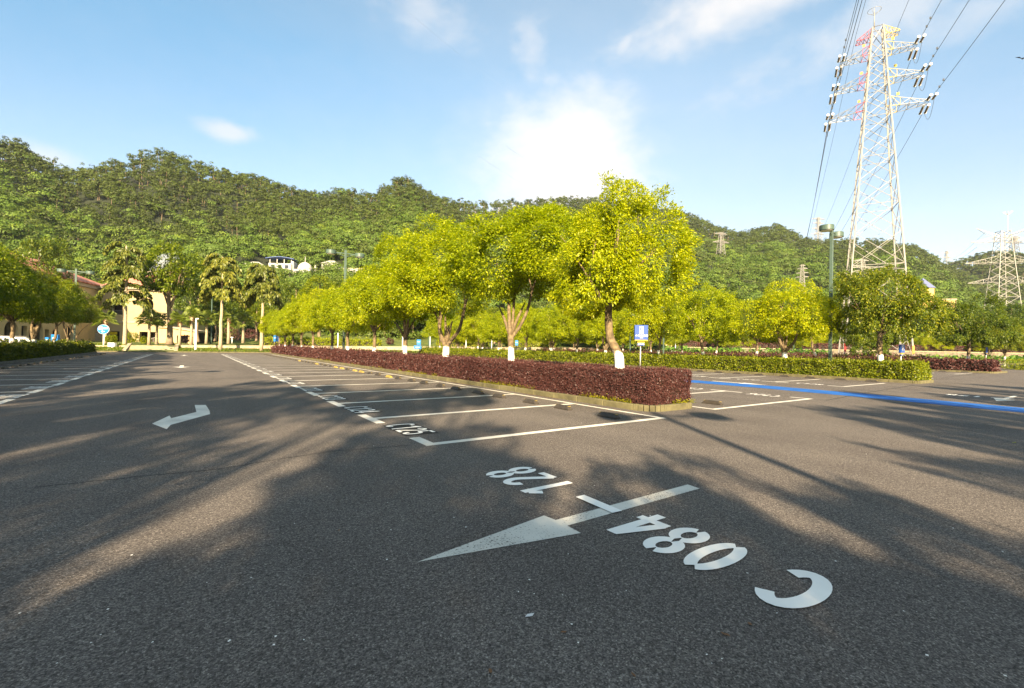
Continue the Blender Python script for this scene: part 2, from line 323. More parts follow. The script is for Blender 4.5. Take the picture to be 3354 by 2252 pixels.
class MB:
    """collects shapes; build() links them as ONE mesh object"""
    def __init__(s): s.v = []; s.f = []; s.m = []
    def add(s, vs, fs, mi=0):
        o = len(s.v); s.v += [tuple(v) for v in vs]
        for f in fs: s.f.append([i+o for i in f]); s.m.append(mi)
        return s
    def box(s, x0, x1, y0, y1, z0, z1, mi=0, mat=None):
        vs = [Vector(c) for c in ((x0,y0,z0),(x1,y0,z0),(x1,y1,z0),(x0,y1,z0),(x0,y0,z1),(x1,y0,z1),(x1,y1,z1),(x0,y1,z1))]
        if mat: vs = [mat @ v for v in vs]
        return s.add(vs, [(0,3,2,1),(4,5,6,7),(0,1,5,4),(1,2,6,5),(2,3,7,6),(3,0,4,7)], mi)
    def beam(s, a, b, w, mi=0, h=None):
        a, b = Vector(a), Vector(b); d = (b-a)
        if d.length < 1e-6: return s
        d.normalize(); up = Vector((0,0,1)) if abs(d.z) < 0.95 else Vector((1,0,0))
        x = d.cross(up).normalized(); y = x.cross(d).normalized(); h = h or w
        o = [x*(i*w/2)+y*(j*h/2) for i, j in ((-1,-1),(1,-1),(1,1),(-1,1))]
        return s.add([a+q for q in o]+[b+q for q in o], [(0,1,2,3),(7,6,5,4),(0,4,5,1),(1,5,6,2),(2,6,7,3),(3,7,4,0)], mi)
    def tube(s, pts, rad, seg=8, mi=0, cap=True):
        pts = [Vector(p) for p in pts]; n = len(pts)
        if not hasattr(rad, '__len__'): rad = [rad]*n
        rings = []; x = None
        for i, p in enumerate(pts):
            d = (pts[min(i+1, n-1)]-pts[max(i-1, 0)]).normalized()
            if x is None:
                up = Vector((0,0,1)) if abs(d.z) < 0.9 else Vector((1,0,0)); x = d.cross(up).normalized()
            else:
                x = (x-d*x.dot(d)).normalized()
            y = d.cross(x)
            rings.append([p+(x*math.cos(2*math.pi*k/seg)+y*math.sin(2*math.pi*k/seg))*rad[i] for k in range(seg)])
        vs = [v for r in rings for v in r]; fs = []
        for i in range(n-1):
            for k in range(seg):
                k2 = (k+1) % seg
                fs.append((i*seg+k, i*seg+k2, (i+1)*seg+k2, (i+1)*seg+k))
        if cap: fs.append(tuple(range(seg-1, -1, -1))); fs.append(tuple((n-1)*seg+k for k in range(seg)))
        return s.add(vs, fs, mi)
    def lathe(s, prof, seg=20, c=(0,0,0), mi=0, sx=1, sy=1):
        c = Vector(c); vs = []; fs = []
        for r, z in prof:
            for k in range(seg):
                a = 2*math.pi*k/seg; vs.append(c+Vector((r*sx*math.cos(a), r*sy*math.sin(a), z)))
        for i in range(len(prof)-1):
            for k in range(seg):
                k2 = (k+1) % seg
                fs.append((i*seg+k, i*seg+k2, (i+1)*seg+k2, (i+1)*seg+k))
        fs.append(tuple(range(seg-1, -1, -1))); fs.append(tuple((len(prof)-1)*seg+k for k in range(seg)))
        return s.add(vs, fs, mi)
    def prism(s, poly, z0, z1, mi=0):
        n = len(poly)
        vs = [(x, y, z0) for x, y in poly]+[(x, y, z1) for x, y in poly]
        fs = [tuple(range(n-1, -1, -1)), tuple(range(n, 2*n))]
        for i in range(n): j = (i+1) % n; fs.append((i, j, n+j, n+i))
        return s.add(vs, fs, mi)
    def poly(s, pts, z, mi=0):
        return s.add([(p[0], p[1], z) for p in pts], [tuple(range(len(pts)))], mi)
    def build(s, name, mats, parent=None, loc=None, smooth=False, bevel=0, mw=None):
        if not isinstance(mats, (list, tuple)): mats = [mats]
        me = bpy.data.meshes.new(name); me.from_pydata(s.v, [], s.f)
        for m in mats: me.materials.append(m)
        me.polygons.foreach_set('material_index', s.m)
        me.validate(); bm = bmesh.new(); bm.from_mesh(me); bmesh.ops.recalc_face_normals(bm, faces=bm.faces); bm.to_mesh(me); bm.free()
        if smooth: me.polygons.foreach_set('use_smooth', [True]*len(me.polygons))
        o = bpy.data.objects.new(name, me); COL.objects.link(o)
        if parent: o.parent = parent
        if loc is not None: o.location = loc
        if mw is not None: o.matrix_local = mw
        if bevel:
            b = o.modifiers.new('bevel', 'BEVEL'); b.width = bevel; b.segments = 2; b.limit_method = 'ANGLE'
        return o

def obj(name, me, parent=None, loc=None):
    o = bpy.data.objects.new(name, me); COL.objects.link(o)
    if parent: o.parent = parent
    if loc is not None: o.location = loc
    return o

def tag(o, label=None, cat=None, group=None, kind=None):
    if label: o['label'] = label
    if cat: o['category'] = cat
    if group: o['group'] = group
    if kind: o['kind'] = kind
    return o

def thing(name, label, cat, loc=(0,0,0), rz=0, group=None):
    o = bpy.data.objects.new(name, None); COL.objects.link(o)
    o.empty_display_size = 0.3
    o.location = loc; o.rotation_euler = (0, 0, rz)
    return tag(o, label, cat, group)

def copy_tree(o, parent=None):
    c = o.copy(); COL.objects.link(c)
    if parent: c.parent = parent
    for ch in list(o.children): copy_tree(ch, c)
    return c

def plate(name, outer, holes, depth, mats, parent=None, mw=None):
    """flat plate in XZ with holes, extruded along Y (front at y=0)"""
    cu = bpy.data.curves.new(name, 'CURVE'); cu.dimensions = '2D'; cu.fill_mode = 'BOTH'; cu.extrude = depth/2
    for loop in [outer]+list(holes):
        sp = cu.splines.new('POLY'); sp.points.add(len(loop)-1); sp.use_cyclic_u = True
        for p, q in zip(sp.points, loop): p.co = (q[0], q[1], 0, 1)
    t = bpy.data.objects.new(name, cu); COL.objects.link(t)
    bpy.context.view_layer.update()
    me = bpy.data.meshes.new_from_object(t.evaluated_get(bpy.context.evaluated_depsgraph_get()))
    bpy.data.objects.remove(t); bpy.data.curves.remove(cu)
    me.transform(Matrix(((1,0,0,0),(0,0,-1,depth/2),(0,1,0,0),(0,0,0,1))))
    me.materials.clear()
    for m in (mats if isinstance(mats, (list, tuple)) else [mats]): me.materials.append(m)
    me.name = name
    o = obj(name, me, parent)
    if mw is not None: o.matrix_local = mw
    return o

def text_mesh(name, body, size, mat, depth=0.002, bold=0.0, align='CENTER', xs=1.0):
    cu = bpy.data.curves.new(name, 'FONT'); cu.body = body; cu.size = size; cu.extrude = depth; cu.offset = bold
    cu.align_x = align; cu.align_y = 'CENTER'
    t = bpy.data.objects.new(name, cu); COL.objects.link(t)
    bpy.context.view_layer.update()
    me = bpy.data.meshes.new_from_object(t.evaluated_get(bpy.context.evaluated_depsgraph_get()))
    bpy.data.objects.remove(t); bpy.data.curves.remove(cu)
    me.transform(Matrix.Diagonal((xs, 1, 1, 1)))
    me.materials.clear(); me.materials.append(mat); me.name = name
    return me

ORD = ['zeroth','first','second','third','fourth','fifth','sixth','seventh','eighth','ninth','tenth','eleventh','twelfth','thirteenth','fourteenth','fifteenth','sixteenth','seventeenth','eighteenth','nineteenth','twentieth','twenty-first','twenty-second','twenty-third','twenty-fourth','twenty-fifth','twenty-sixth','twenty-seventh','twenty-eighth']

# ------------------------------------------------------------------ foliage helpers
def norm(a): return a/np.maximum(np.linalg.norm(a, axis=-1, keepdims=True), 1e-9)

def leaf_geo(rng, P, A, Nn, Ln, Wd, fold=0.18):
    A = norm(A); S = norm(np.cross(A, Nn)); U = np.cross(S, A)
    Ln = Ln[:, None]; Wd = Wd[:, None]
    mid = P + A*Ln*0.42 + U*Wd*fold
    V = np.stack([P, mid+S*Wd*0.5, P+A*Ln, mid-S*Wd*0.5], 1).reshape(-1, 3)
    F = np.arange(len(P)*4, dtype=np.int32).reshape(-1, 4)
    return V, F

def lumpy(P, k, seed):
    r = np.random.default_rng(seed); o = np.zeros(len(P))
    for i in range(6):
        d = norm(r.normal(size=3)); o += np.sin(P@d*k*(0.7+0.25*i)+r.uniform(0, 6.28))
    return o/6*1.6

def crown_points(rng, n, rx, ry, rz, lobes, seed, zmin=-0.32, core=0.5, lobe_r=(0.40, 0.60)):
    D = []
    k = 0
    while len(D) < lobes:
        d = norm(rng.normal(size=3))
        if d[2] < -0.35: continue
        if all(np.dot(d, e) < 0.72 for e in D) or k > 400: D.append(d)
        k += 1
    D = np.array(D); C = D*core*np.array([rx, ry, rz])*rng.uniform(0.74, 1.24, (lobes, 1)); C[:, 2] = np.maximum(C[:, 2], zmin*rz*0.5)
    rr = rng.uniform(lobe_r[0], lobe_r[1], lobes)
    S = np.array([rx, ry, rz*0.95])
    out = []; nrm = []; got = 0
    while got < n:
        m = int(n*1.6)
        i = rng.integers(0, lobes, m); d = norm(rng.normal(size=(m, 3)))
        rad = rr[i]*(1-0.33*rng.random(m)**2.0)
        p = C[i]+d*rad[:, None]*S
        q = ((p[:, None, :]-C[None])/(S*rr[:, None])[None]); dist = np.linalg.norm(q, axis=2); dist[np.arange(m), i] = 9
        keep = (dist.min(1) > 0.74) & (p[:, 2] > zmin*rz + 0.18*rz*lumpy(p, 2.2, seed+5))
        keep &= rng.random(m) < np.clip(0.72+0.6*lumpy(p, 3.6/ (rx/2.3), seed), 0.24, 1)
        p = p[keep]; d = d[keep]
        out.append(p); nrm.append(norm(d*0.6+norm(p/S)*0.5)); got += len(p)
    return np.concatenate(out)[:n], np.concatenate(nrm)[:n]

def crown_mesh(name, seed, rx, ry, rz, n, leaf, mat, lobes=12, droop=0.5, wr=0.42, **kw):
    rng = np.random.default_rng(seed)
    P, O = crown_points(rng, n, rx, ry, rz, lobes, seed, **kw)
    # hollows between the boughs and sprigs that stick out of the outline
    rad_ = np.linalg.norm(P/np.array([rx, ry, rz]), axis=1); outer = np.where(rad_ > np.quantile(rad_, .6))[0]
    drop = np.zeros(n, bool)
    for c in rng.choice(outer, 22, replace=False):
        drop |= (np.linalg.norm(P-P[c]*.96, axis=1) < rng.uniform(.12, .24)*rx) & (rng.random(n) < .86)
    idx = np.where(drop)[0]; tips = rng.choice(np.where(rad_ > np.quantile(rad_, .85))[0], 46)
    if len(idx):
        t_ = tips[rng.integers(0, len(tips), len(idx))]; u_ = rng.random(len(idx))[:, None]
        P[idx] = P[t_]*(1.0+.12*u_)+rng.normal(size=(len(idx), 3))*.045*rx; O[idx] = O[t_]
    A = O*0.75+np.array([0, 0, -droop])+rng.normal(size=P.shape)*0.55
    Nn = O*0.55+np.array([0, 0, 0.7])+rng.normal(size=P.shape)*0.45
    Ln = leaf*rng.uniform(0.65, 1.25, n); V, F = leaf_geo(rng, P, A, Nn, Ln, Ln*wr)
    return fast_mesh(name, V, F, [mat])

def hedge_leaves(rng, x0, x1, y0, y1, z0, z1, dens, leaf, rad, seed):
    """leaf cards over the faces of a clipped box with rounded top edges"""
    lx, ly, lz = x1-x0, y1-y0, z1-z0
    areas = np.array([lx*ly, ly*lz, ly*lz, lx*lz, lx*lz]); n = int(areas.sum()*dens)
    k = rng.choice(5, n, p=areas/areas.sum()); a = rng.random(n); b = rng.random(n)
    P = np.zeros((n, 3)); O = np.zeros((n, 3))
    for f, (nx, ny, nz) in enumerate([(0,0,1),(-1,0,0),(1,0,0),(0,-1,0),(0,1,0)]):
        s = k == f; O[s] = (nx, ny, nz)
        if f == 0: P[s] = np.c_[x0+a[s]*lx, y0+b[s]*ly, np.full(s.sum(), z1)]
        elif f in (1, 2): P[s] = np.c_[np.full(s.sum(), x0 if f == 1 else x1), y0+a[s]*ly, z0+b[s]*lz]
        else: P[s] = np.c_[x0+a[s]*lx, np.full(s.sum(), y0 if f == 3 else y1), z0+b[s]*lz]
    # round edges: pull points that lie close to two faces inward
    lo = np.array([x0+rad, y0+rad, -1e9]); hi = np.array([x1-rad, y1-rad, z1-rad*0.6])
    Q = np.clip(P, lo, hi); d = P-Q; dl = np.linalg.norm(d, axis=1, keepdims=True)
    far = (dl[:, 0] > rad*0.9)
    dn = norm(d)
    P = np.where(far[:, None], Q+dn*rad*0.95, P); O = np.where(far[:, None], dn, O)
    amp = leaf*0.9+0.012
    P = P + O*(lumpy(P, 5.0, seed)*amp*0.9 + lumpy(P, 17.0, seed+3)*amp*0.6 - rng.random(n)*amp*1.1)[:, None]
    keep = rng.random(n) < np.clip(0.95+0.4*lumpy(P, 9.0, seed+7), 0.5, 1)
    P, O = P[keep], O[keep]; n = len(P)
    sh = rng.random(n) < .035; P[sh] += O[sh]*rng.uniform(.3, 1.0, (sh.sum(), 1))*leaf*2.4+np.array([0, 0, leaf*.5])
    A = O*0.5+np.array([0, 0, 0.25])+rng.normal(size=P.shape)*0.8
    Nn = O*0.8+np.array([0, 0, 0.25])+rng.normal(size=P.shape)*0.55
    Ln = leaf*rng.uniform(0.6, 1.35, n)
    return leaf_geo(rng, P, A, Nn, Ln, Ln*0.62)[0]

def hedge(name, label, x0, x1, y0, y1, z0, z1, mat, cat='hedge', lk=0.0025, lmin=0.025, lmax=0.22, cover=2.5, rad=0.16, seed=1, group=None, under=None, rest=None):
    rng = np.random.default_rng(seed); root = thing(name, label, cat, (0.5*(x0+x1), y0, z0), 0, group)
    core = MB(); ins = 0.15
    core.box(x0+ins, x1-ins, y0+ins, y1-ins, z0-0.02, z1-ins*1.3)
    core.build('stems', M['stems'], root, loc=-Vector(root.location))
    Vs = []; y = y0; first = True
    along_x = (x1-x0) > (y1-y0)
    s0, s1 = (x0, x1) if along_x else (y0, y1)
    s = s0
    while s < s1-1e-6:
        mid = ((s+1.0), (y0+y1)/2) if along_x else ((x0+x1)/2, s+1.0)
        dist = math.hypot(*mid); step = max(2.0, dist*0.15); e = min(s1, s+step)
        if s1-e < 1.0: e = s1
        lf = min(lmax, max(lmin, lk*dist)); dens = cover/(lf*lf*0.31)
        bx = (s, e, y0, y1) if along_x else (x0, x1, s, e)
        # internal cuts get no end faces: generate on the full box length then crop
        V = hedge_leaves(rng, bx[0]-(0 if (s == s0 or not along_x) else 0.5), bx[1]+(0 if (e == s1 or not along_x) else 0.5),
                         bx[2]-(0 if (s == s0 or along_x) else 0.5), bx[3]+(0 if (e == s1 or along_x) else 0.5), z0, z1, dens, lf, rad, seed)
        c = V.reshape(-1, 4, 3)[:, 0, 0 if along_x else 1]
        V = V.reshape(-1, 4, 3)[((c >= s) | (s == s0)) & ((c < e) | (e == s1))]
        Vs.append(V.reshape(-1, 3)); s = e
    V = np.concatenate(Vs)-np.array(root.location)
    obj('foliage', fast_mesh(name+'_foliage', V, np.arange(len(V)).reshape(-1, 4), [mat]), root)
    return root

# ================================================================== SETTING: ground
def sheet(name, x0, x1, y0, y1, z, mat, nx=1, ny=1):
    xs = np.linspace(x0, x1, nx+1); ys = np.linspace(y0, y1, ny+1)
    V = np.array([(x, y, z) for y in ys for x in xs]); F = [(j*(nx+1)+i, j*(nx+1)+i+1, (j+1)*(nx+1)+i+1, (j+1)*(nx+1)+i) for j in range(ny) for i in range(nx)]
    return tag(obj(name, fast_mesh(name, V, F, [mat])), kind='structure')

ground = sheet('ground', -1500, 1700, -1300, 1900, -0.06, M['turf'], 4, 4)
lot = sheet('parking_lot', -48, 150, -70, 77, 0.0, M['asphalt'], 3, 3)

Z1, Z2, Z3 = 0.004, 0.008, 0.012
def quad(mb, x0, x1, y0, y1, z=Z1): mb.add([(x0,y0,z),(x1,y0,z),(x1,y1,z),(x0,y1,z)], [(0,1,2,3)])

def mark(name, mb, mat, label=None):
    o = mb.build(name, mat, lot)
    if label: o['label'] = label
    return o

# --- glyphs drawn as stencil strokes
def arc(cx, cy, rx, ry, a0, a1, n=14):
    return [(cx+rx*math.cos(R(a0+(a1-a0)*i/n)), cy+ry*math.sin(R(a0+(a1-a0)*i/n))) for i in range(n+1)]
def G(w, t):
    """strokes in metres for a glyph of height 1 (scaled later): x scaled by w"""
    h = t/2; g = {}
    X = w-2*h
    g['0'] = [arc(w/2, .5, w/2-h, .5-h, 97, 263), arc(w/2, .5, w/2-h, .5-h, -83, 83)]
    g['1'] = [[(w*.62, 0), (w*.62, 1)], [(w*.62-h*.9, .93), (w*.12, .74)]]
    g['2'] = [arc(w/2, .72, w/2-h, .28-h, 172, -38, 16)+[(h, h*1.02)], [(h*.6, h), (w, h)]]
    g['3'] = [arc(w/2, .735, w/2-h, .265-h, 165, -84), arc(w/2, .275, w/2-h, .275-h, 84, -165)]
    g['4'] = [[(w*.66, 0), (w*.66, 1)], [(w*.60, .98), (h*.8, .30)], [(0, .27), (w, .27)]]
    g['5'] = [[(w*.95, 1-h), (w*.14, 1-h)], [(w*.17, 1-h*1.9), (w*.17, .55)], arc(w/2, .32, w/2-h, .32-h, 128, -165, 16)]
    g['6'] = [arc(w/2, .30, w/2-h, .30-h, 83, -263+0, 18), [(w*.80, 1-h*.6), (h*1.1, .42)]]
    g['7'] = [[(0, 1-h), (w, 1-h)], [(w-h, 1-h*2.0), (w*.32, 0)]]
    g['8'] = [arc(w/2, .75, w/2-h*1.05, .25-h*.8, 98, 262), arc(w/2, .75, w/2-h*1.05, .25-h*.8, -82, 82), arc(w/2, .26, w/2-h, .26-h*.8, 98, 262), arc(w/2, .26, w/2-h, .26-h*.8, -82, 82)]
    g['9'] = [arc(w/2, .70, w/2-h, .30-h, 263, -83+0, 18), [(w*.20, h*.6), (w-h*1.1, .58)]]
    g['C'] = [arc(w/2, .5, w/2-h, .5-h, 42, 318, 24)]
    return g

def ribbon(mb, pts, t, f, z):
    n = len(pts); Lp = []; Rp = []
    for i in range(n):
        a = pts[max(i-1, 0)]; b = pts[min(i+1, n-1)]
        dx, dy = b[0]-a[0], b[1]-a[1]; l = math.hypot(dx, dy) or 1
        nx, ny = -dy/l*t/2, dx/l*t/2
        Lp.append((pts[i][0]+nx, pts[i][1]+ny)); Rp.append((pts[i][0]-nx, pts[i][1]-ny))
    vs = [(*f(*p), z) for p in Lp]+[(*f(*p), z) for p in Rp]
    mb.add(vs, [(i, i+1, n+i+1, n+i) for i in range(n-1)])

def glyph(mb, ch, ox, oy, rd, ud, w, h, t, z):
    """rd reading direction, ud up direction (unit 2-vectors), t stroke in metres"""
    f = lambda x, y: (ox+rd[0]*x+ud[0]*y, oy+rd[1]*x+ud[1]*y)
    for i, st in enumerate(G(w/h, t/h)[ch]):
        ribbon(mb, [(x*h, y*h) for x, y in st], t, f, z+0.0004*i)

# --- foreground arrow and zone code
mb = MB()
mb.poly([(1.31, 2.985), (2.62, 2.745), (2.63, 2.92), (4.56, 2.94), (4.58, 3.10), (2.63, 3.07), (2.61, 3.21)], Z1)
mark('painted_arrow', mb, M['road_grey'], 'worn long arrow in the foreground crossed by the dash of C 084-128')
mb = MB()
for ch, y, w in (('C', 1.20, .35), ('0', 1.765, .275), ('8', 2.09, .285), ('4', 2.43, .30), ('1', 3.70, .24), ('2', 4.045, .275), ('8', 4.385, .28)):
    glyph(mb, ch, 3.50, y, (0, 1), (-1, 0), w, .66, .108 if ch == 'C' else .092, Z2)
mb.add([(3.17, 2.915, Z3), (3.29, 2.905, Z3), (3.31, 3.43, Z3), (3.19, 3.425, Z3)], [(0, 1, 2, 3)])
mark('painted_code', mb, M['road_fresh'], 'large fresh white zone code C 084-128 in the foreground')

# --- right row of bays (along the purple hedge)
LA = [6.45, 9.30, 12.06]+[12.06+2.72*i for i in range(1, 21)]
mb = MB()
for k, y in enumerate(LA):
    quad(mb, 3.09, 8.5, y-.07, y+.09)
    quad(mb, 2.91, 3.09, y-.62 if k else y-.07, y+.62)
quad(mb, 8.502, 8.62, LA[0]-.07, LA[-1]+.6)
mark('bay_lines', mb, M['road_white'], 'white bay lines of the row along the purple hedge')
for k in range(len(LA)-1):
    num = 125-k; y = LA[k]+1.92
    mb = MB(); quad(mb, 2.93, 3.54, y-1.12, y+.04, Z1); mark('number_patch', mb, M['road_black'])
    mb = MB()
    for j, ch in enumerate('C%d' % num): glyph(mb, ch, 2.95, y-j*.275, (0, -1), (1, 0), .225, .56, .062, Z2)
    mark('bay_number', mb, M['road_fresh'], 'bay number C%d' % num)
# --- left row
LL = [4.82+2.74*i for i in range(0, 23)]
mb = MB()
for k, y in enumerate(LL):
    quad(mb, -8.6, -3.72, y-.06, y+.08); quad(mb, -3.72, -3.55, y-.6, y+.6)
mark('bay_lines', mb, M['road_white'], 'white bay lines of the left row')
for k in range(len(LL)-1):
    y = LL[k]+.80; mb = MB()
    for j, ch in enumerate('C%03d' % (58+k)): glyph(mb, ch, -3.57, y+j*.275, (0, 1), (-1, 0), .225, .56, .062, Z2)
    mark('bay_number', mb, M['road_fresh'])
# --- second row (behind the purple hedge) and third row (in front of the green hedge)
L2 = [6.76, 9.66]+[9.66+2.75*i for i in range(1, 20)]
mb = MB()
for k, y in enumerate(L2):
    quad(mb, 11.12, 16.5, y-.06, y+.08); quad(mb, 16.5, 16.65, y-.06 if k == 0 else y-.62, y+.62)
quad(mb, 11.0, 11.118, L2[0]-.06, L2[-1]+.6)
mark('bay_lines', mb, M['road_white'], 'white bay lines behind the purple hedge')
for k in range(8):
    y = L2[k]+.90; mb = MB()
    for j, ch in enumerate('C%d' % (126+k)): glyph(mb, ch, 16.63, y+j*.26, (0, 1), (-1, 0), .215, .56, .062, Z2)
    mark('bay_number', mb, M['road_fresh'])
L3 = [8.52, 11.52, 14.5]+[14.5+2.75*i for i in range(1, 18)]
mb = MB()
for k, y in enumerate(L3):
    quad(mb, 24.3, 29.4, y-.06, y+.08); quad(mb, 24.14, 24.3, y-.06 if k == 0 else y-.65, y+.65)
mark('bay_lines', mb, M['road_white'], 'white bay lines in front of the green hedge')
for k in range(8):
    y = L3[k]+2.05; mb = MB()
    for j, ch in enumerate('C%d' % (178-k)): glyph(mb, ch, 24.2, y-j*.28, (0, -1), (1, 0), .225, .58, .062, Z2)
    mark('bay_number', mb, M['road_fresh'])
# fourth and fifth rows beyond the green hedge
mb = MB()
for k in range(14):
    y = 8.85+2.75*k
    quad(mb, 34.2, 38.9, y-.07, y+.07); quad(mb, 38.9, 39.06, y-.6 if k else y-.07, y+.6)
    quad(mb, 50.6, 56.4, y+1.2, y+1.34); quad(mb, 50.4, 50.6, y+.6, y+1.8)
mark('bay_lines', mb, M['road_white'], 'white bay lines between the green hedge and the far purple hedge')
for k in range(3):
    mb = MB()
    for j, ch in enumerate('C%d' % (230-k)): glyph(mb, ch, 50.6, 12.6+2.75*k-j*.3, (0, -1), (1, 0), .24, .6, .07, Z2)
    mark('bay_number', mb, M['road_fresh'])
# blue strip
ctr = [(-40, 17.0), (-12, 17.2), (2.3, 19.15), (6.6, 19.92), (10.1, 20.28), (13.7, 20.2), (30, 20.2), (70, 20.2)]
mb = MB()
for (ya, xa), (yb, xb) in zip(ctr, ctr[1:]):
    mb.add([(xa-.82, ya, Z1), (xa+.82, ya, Z1), (xb+.82, yb, Z1), (xb-.82, yb, Z1)], [(0, 1, 2, 3)])
mark('blue_lane_strip', mb, M['road_blue'], 'blue strip painted along the lane')
mb = MB(); quad(mb, 78.6, 80.2, -30, 60); mark('blue_lane_strip', mb, M['road_blue'], 'far blue strip at the right edge')
mb = MB(); mb.poly([(21.35, 13.2), (21.35, 11.7), (21.12, 11.75), (21.42, 10.55), (21.72, 11.75), (21.5, 11.7), (21.5, 13.2)], Z2)
mark('painted_arrow', mb, M['road_fresh'], 'white arrow lying along the blue strip')
# far right zone code and arrow
mb = MB(); mb.poly([(25.9, 3.38), (25.85, 3.50), (23.75, 3.50), (23.75, 3.72), (22.15, 3.40), (23.25, 3.10), (23.35, 3.36)], Z1)
mark('painted_arrow', mb, M['road_grey'], 'white arrow beyond the blue strip at the right')
mb = MB()
for ch, y, w in (('C', 1.3, .33), ('1', 1.85, .2), ('2', 2.2, .27), ('9', 2.62, .28), ('1', 4.02, .2), ('7', 4.33, .28), ('8', 4.68, .29)):
    glyph(mb, ch, 24.05, y, (0, 1), (-1, 0), w, .62, .085, Z2)
quad(mb, 23.66, 23.78, 3.2, 3.78, Z3)
mark('painted_code', mb, M['road_fresh'], 'white zone code C 129-178 beyond the blue strip')
# lane arrows
mb = MB(); mb.poly([(-.57, 10.55), (-.33, 9.78), (-.29, 10.25), (.33, 11.42), (.335, 12.0), (.29, 13.12), (.075, 13.22), (.10, 11.88), (-.31, 11.12), (-.35, 11.55)], Z1)
mark('painted_arrow', mb, M['road_white'], 'bent white turn arrow in the left lane')
for i, (x, y, s) in enumerate(((-.5, 32.3, 1.0), (-.7, 59.5, 1.0))):
    mb = MB(); mb.poly([(x-.1, y+3.2), (x-.1, y+1.1), (x-.42, y+1.1), (x, y), (x+.42, y+1.1), (x+.1, y+1.1), (x+.1, y+3.2)], Z1)
    mark('painted_arrow', mb, M['road_white'], ['middle straight lane arrow', 'farthest straight lane arrow'][i])
# seams in the asphalt
def seam(px, w, seed):
    rg = random.Random(seed); pts = [gnd(*p) for p in px]; out = []
    for a, b in zip(pts, pts[1:]):
        n = max(2, int(math.dist(a, b)/.12))
        for i in range(n):
            t = i/n; out.append((a[0]+(b[0]-a[0])*t+rg.uniform(-.018, .018), a[1]+(b[1]-a[1])*t+rg.uniform(-.018, .018)))
    mb = MB(); ribbon(mb, out, w, lambda x, y: (x, y), 0.002); mark('asphalt_seam', mb, M['road_black'])
seam([(1340, 1458), (1077, 1478), (718, 1535), (430, 1564), (60, 1600)], .022, 3)
seam([(2990, 1262), (2840, 1285), (2700, 1312)], .05, 4)
seam([(3240, 1218), (3090, 1236)], .07, 5)

# --- small litter
rg = random.Random(11)
V = []; F = []
for i in range(110):
    x, y = gnd(rg.uniform(60, 3300), 1290+rg.random()**1.3*930); s = rg.uniform(.003, .009)
    a = rg.random()*6.28; o = len(V)
    V += [(x+s*math.cos(a+k*1.57+rg.uniform(-.4, .4)), y+s*math.sin(a+k*1.57), .004+rg.random()*.003) for k in range(4)]; F.append((o, o+1, o+2, o+3))
tag(obj('paint_flecks', fast_mesh('paint_flecks', V, F, [M['road_fresh']])), kind='stuff')
LEAFLIT = [(1735, 2018, .030, 'sign_white', 'white scrap of paper on the dark asphalt at lower centre'), (2376, 2080, .026, 'dead', 'curled brown leaf on the asphalt below the large C'),
           (2456, 2045, .02, 'dead', 'small brown leaf right of the curled one below the large C'), (1846, 2072, .018, 'dead', 'tiny brown leaf right of the paper scrap'),
           (2075, 2212, .016, 'dead', 'brown leaf bit near the lower edge of the view'), (1606, 2200, .02, 'dead', 'brown leaf at the bottom centre edge'), (1110, 1738, .02, 'dead', 'brown leaf bit in the shade left of the arrow tip'),
           (3322, 1450, .05, 'cover', 'yellow fallen leaf on the asphalt near the right edge')]
for px, py, s, m, lab in LEAFLIT:
    x, y = gnd(px, py); a = rg.random()*6.28; mb = MB()
    pts = [(-1, 0, .05), (-.3, .42, .35), (.5, .36, .25), (1, 0, .6), (.4, -.35, .1), (-.35, -.4, .3)]
    mb.add([(p[0]*s, p[1]*s, .002+p[2]*s*.5) for p in pts]+[(0, 0, .002+.1*s)], [(i, (i+1) % 6, 6) for i in range(6)])
    o = mb.build('paper_scrap' if 'paper' in lab else 'fallen_leaf', M[m]); o.location = (x, y, 0.002); o.rotation_euler.z = a
    tag(o, lab, 'paper' if 'paper' in lab else 'leaf')

# ================================================================== islands
def rounded(x0, x1, y0, y1, r, n=6):
    pts = []
    for cx, cy, a in ((x1-r, y0+r, -90), (x1-r, y1-r, 0), (x0+r, y1-r, 90), (x0+r, y0+r, 180)):
        pts += [(cx+r*math.cos(R(a+90*i/n)), cy+r*math.sin(R(a+90*i/n))) for i in range(n+1)]
    return pts
def island(x0, x1, y0, y1, r, mat, seed, name='island_kerb'):
    rg = random.Random(seed); P = rounded(x0, x1, y0, y1, r); ring = []
    for a, b in zip(P, P[1:]+P[:1]):
        d = math.dist(a, b); n = max(1, round(d/1.0))
        for i in range(n): ring.append((a[0]+(b[0]-a[0])*i/n, a[1]+(b[1]-a[1])*i/n))
    c = len(ring); mb = MB()
    inn = []
    for i in range(c):
        a = ring[i-1]; b = ring[(i+1) % c]; l = math.dist(a, b); inn.append((ring[i][0]-(b[1]-a[1])/l*.14, ring[i][1]+(b[0]-a[0])/l*.14))
    for i in range(c):
        j = (i+1) % c; h = .15+rg.uniform(-.006, .006); g = min(.35, .007/max(.05, math.dist(ring[i], ring[j])))
        lp = lambda p, q, t: (p[0]+(q[0]-p[0])*t, p[1]+(q[1]-p[1])*t)
        o = rg.uniform(-.006, .006); q = [lp(ring[i], ring[j], g), lp(ring[i], ring[j], 1-g), lp(inn[i], inn[j], 1-g), lp(inn[i], inn[j], g)]
        q = [(x+o*.5, y+o*.5) for x, y in q]
        mb.prism(q, -.02, h)
    k = mb.build(name, mat, bevel=.018); tag(k, kind='structure')
    s = MB(); s.poly(inn, .125); o = s.build('planting_soil', M['soil']); tag(o, kind='structure')

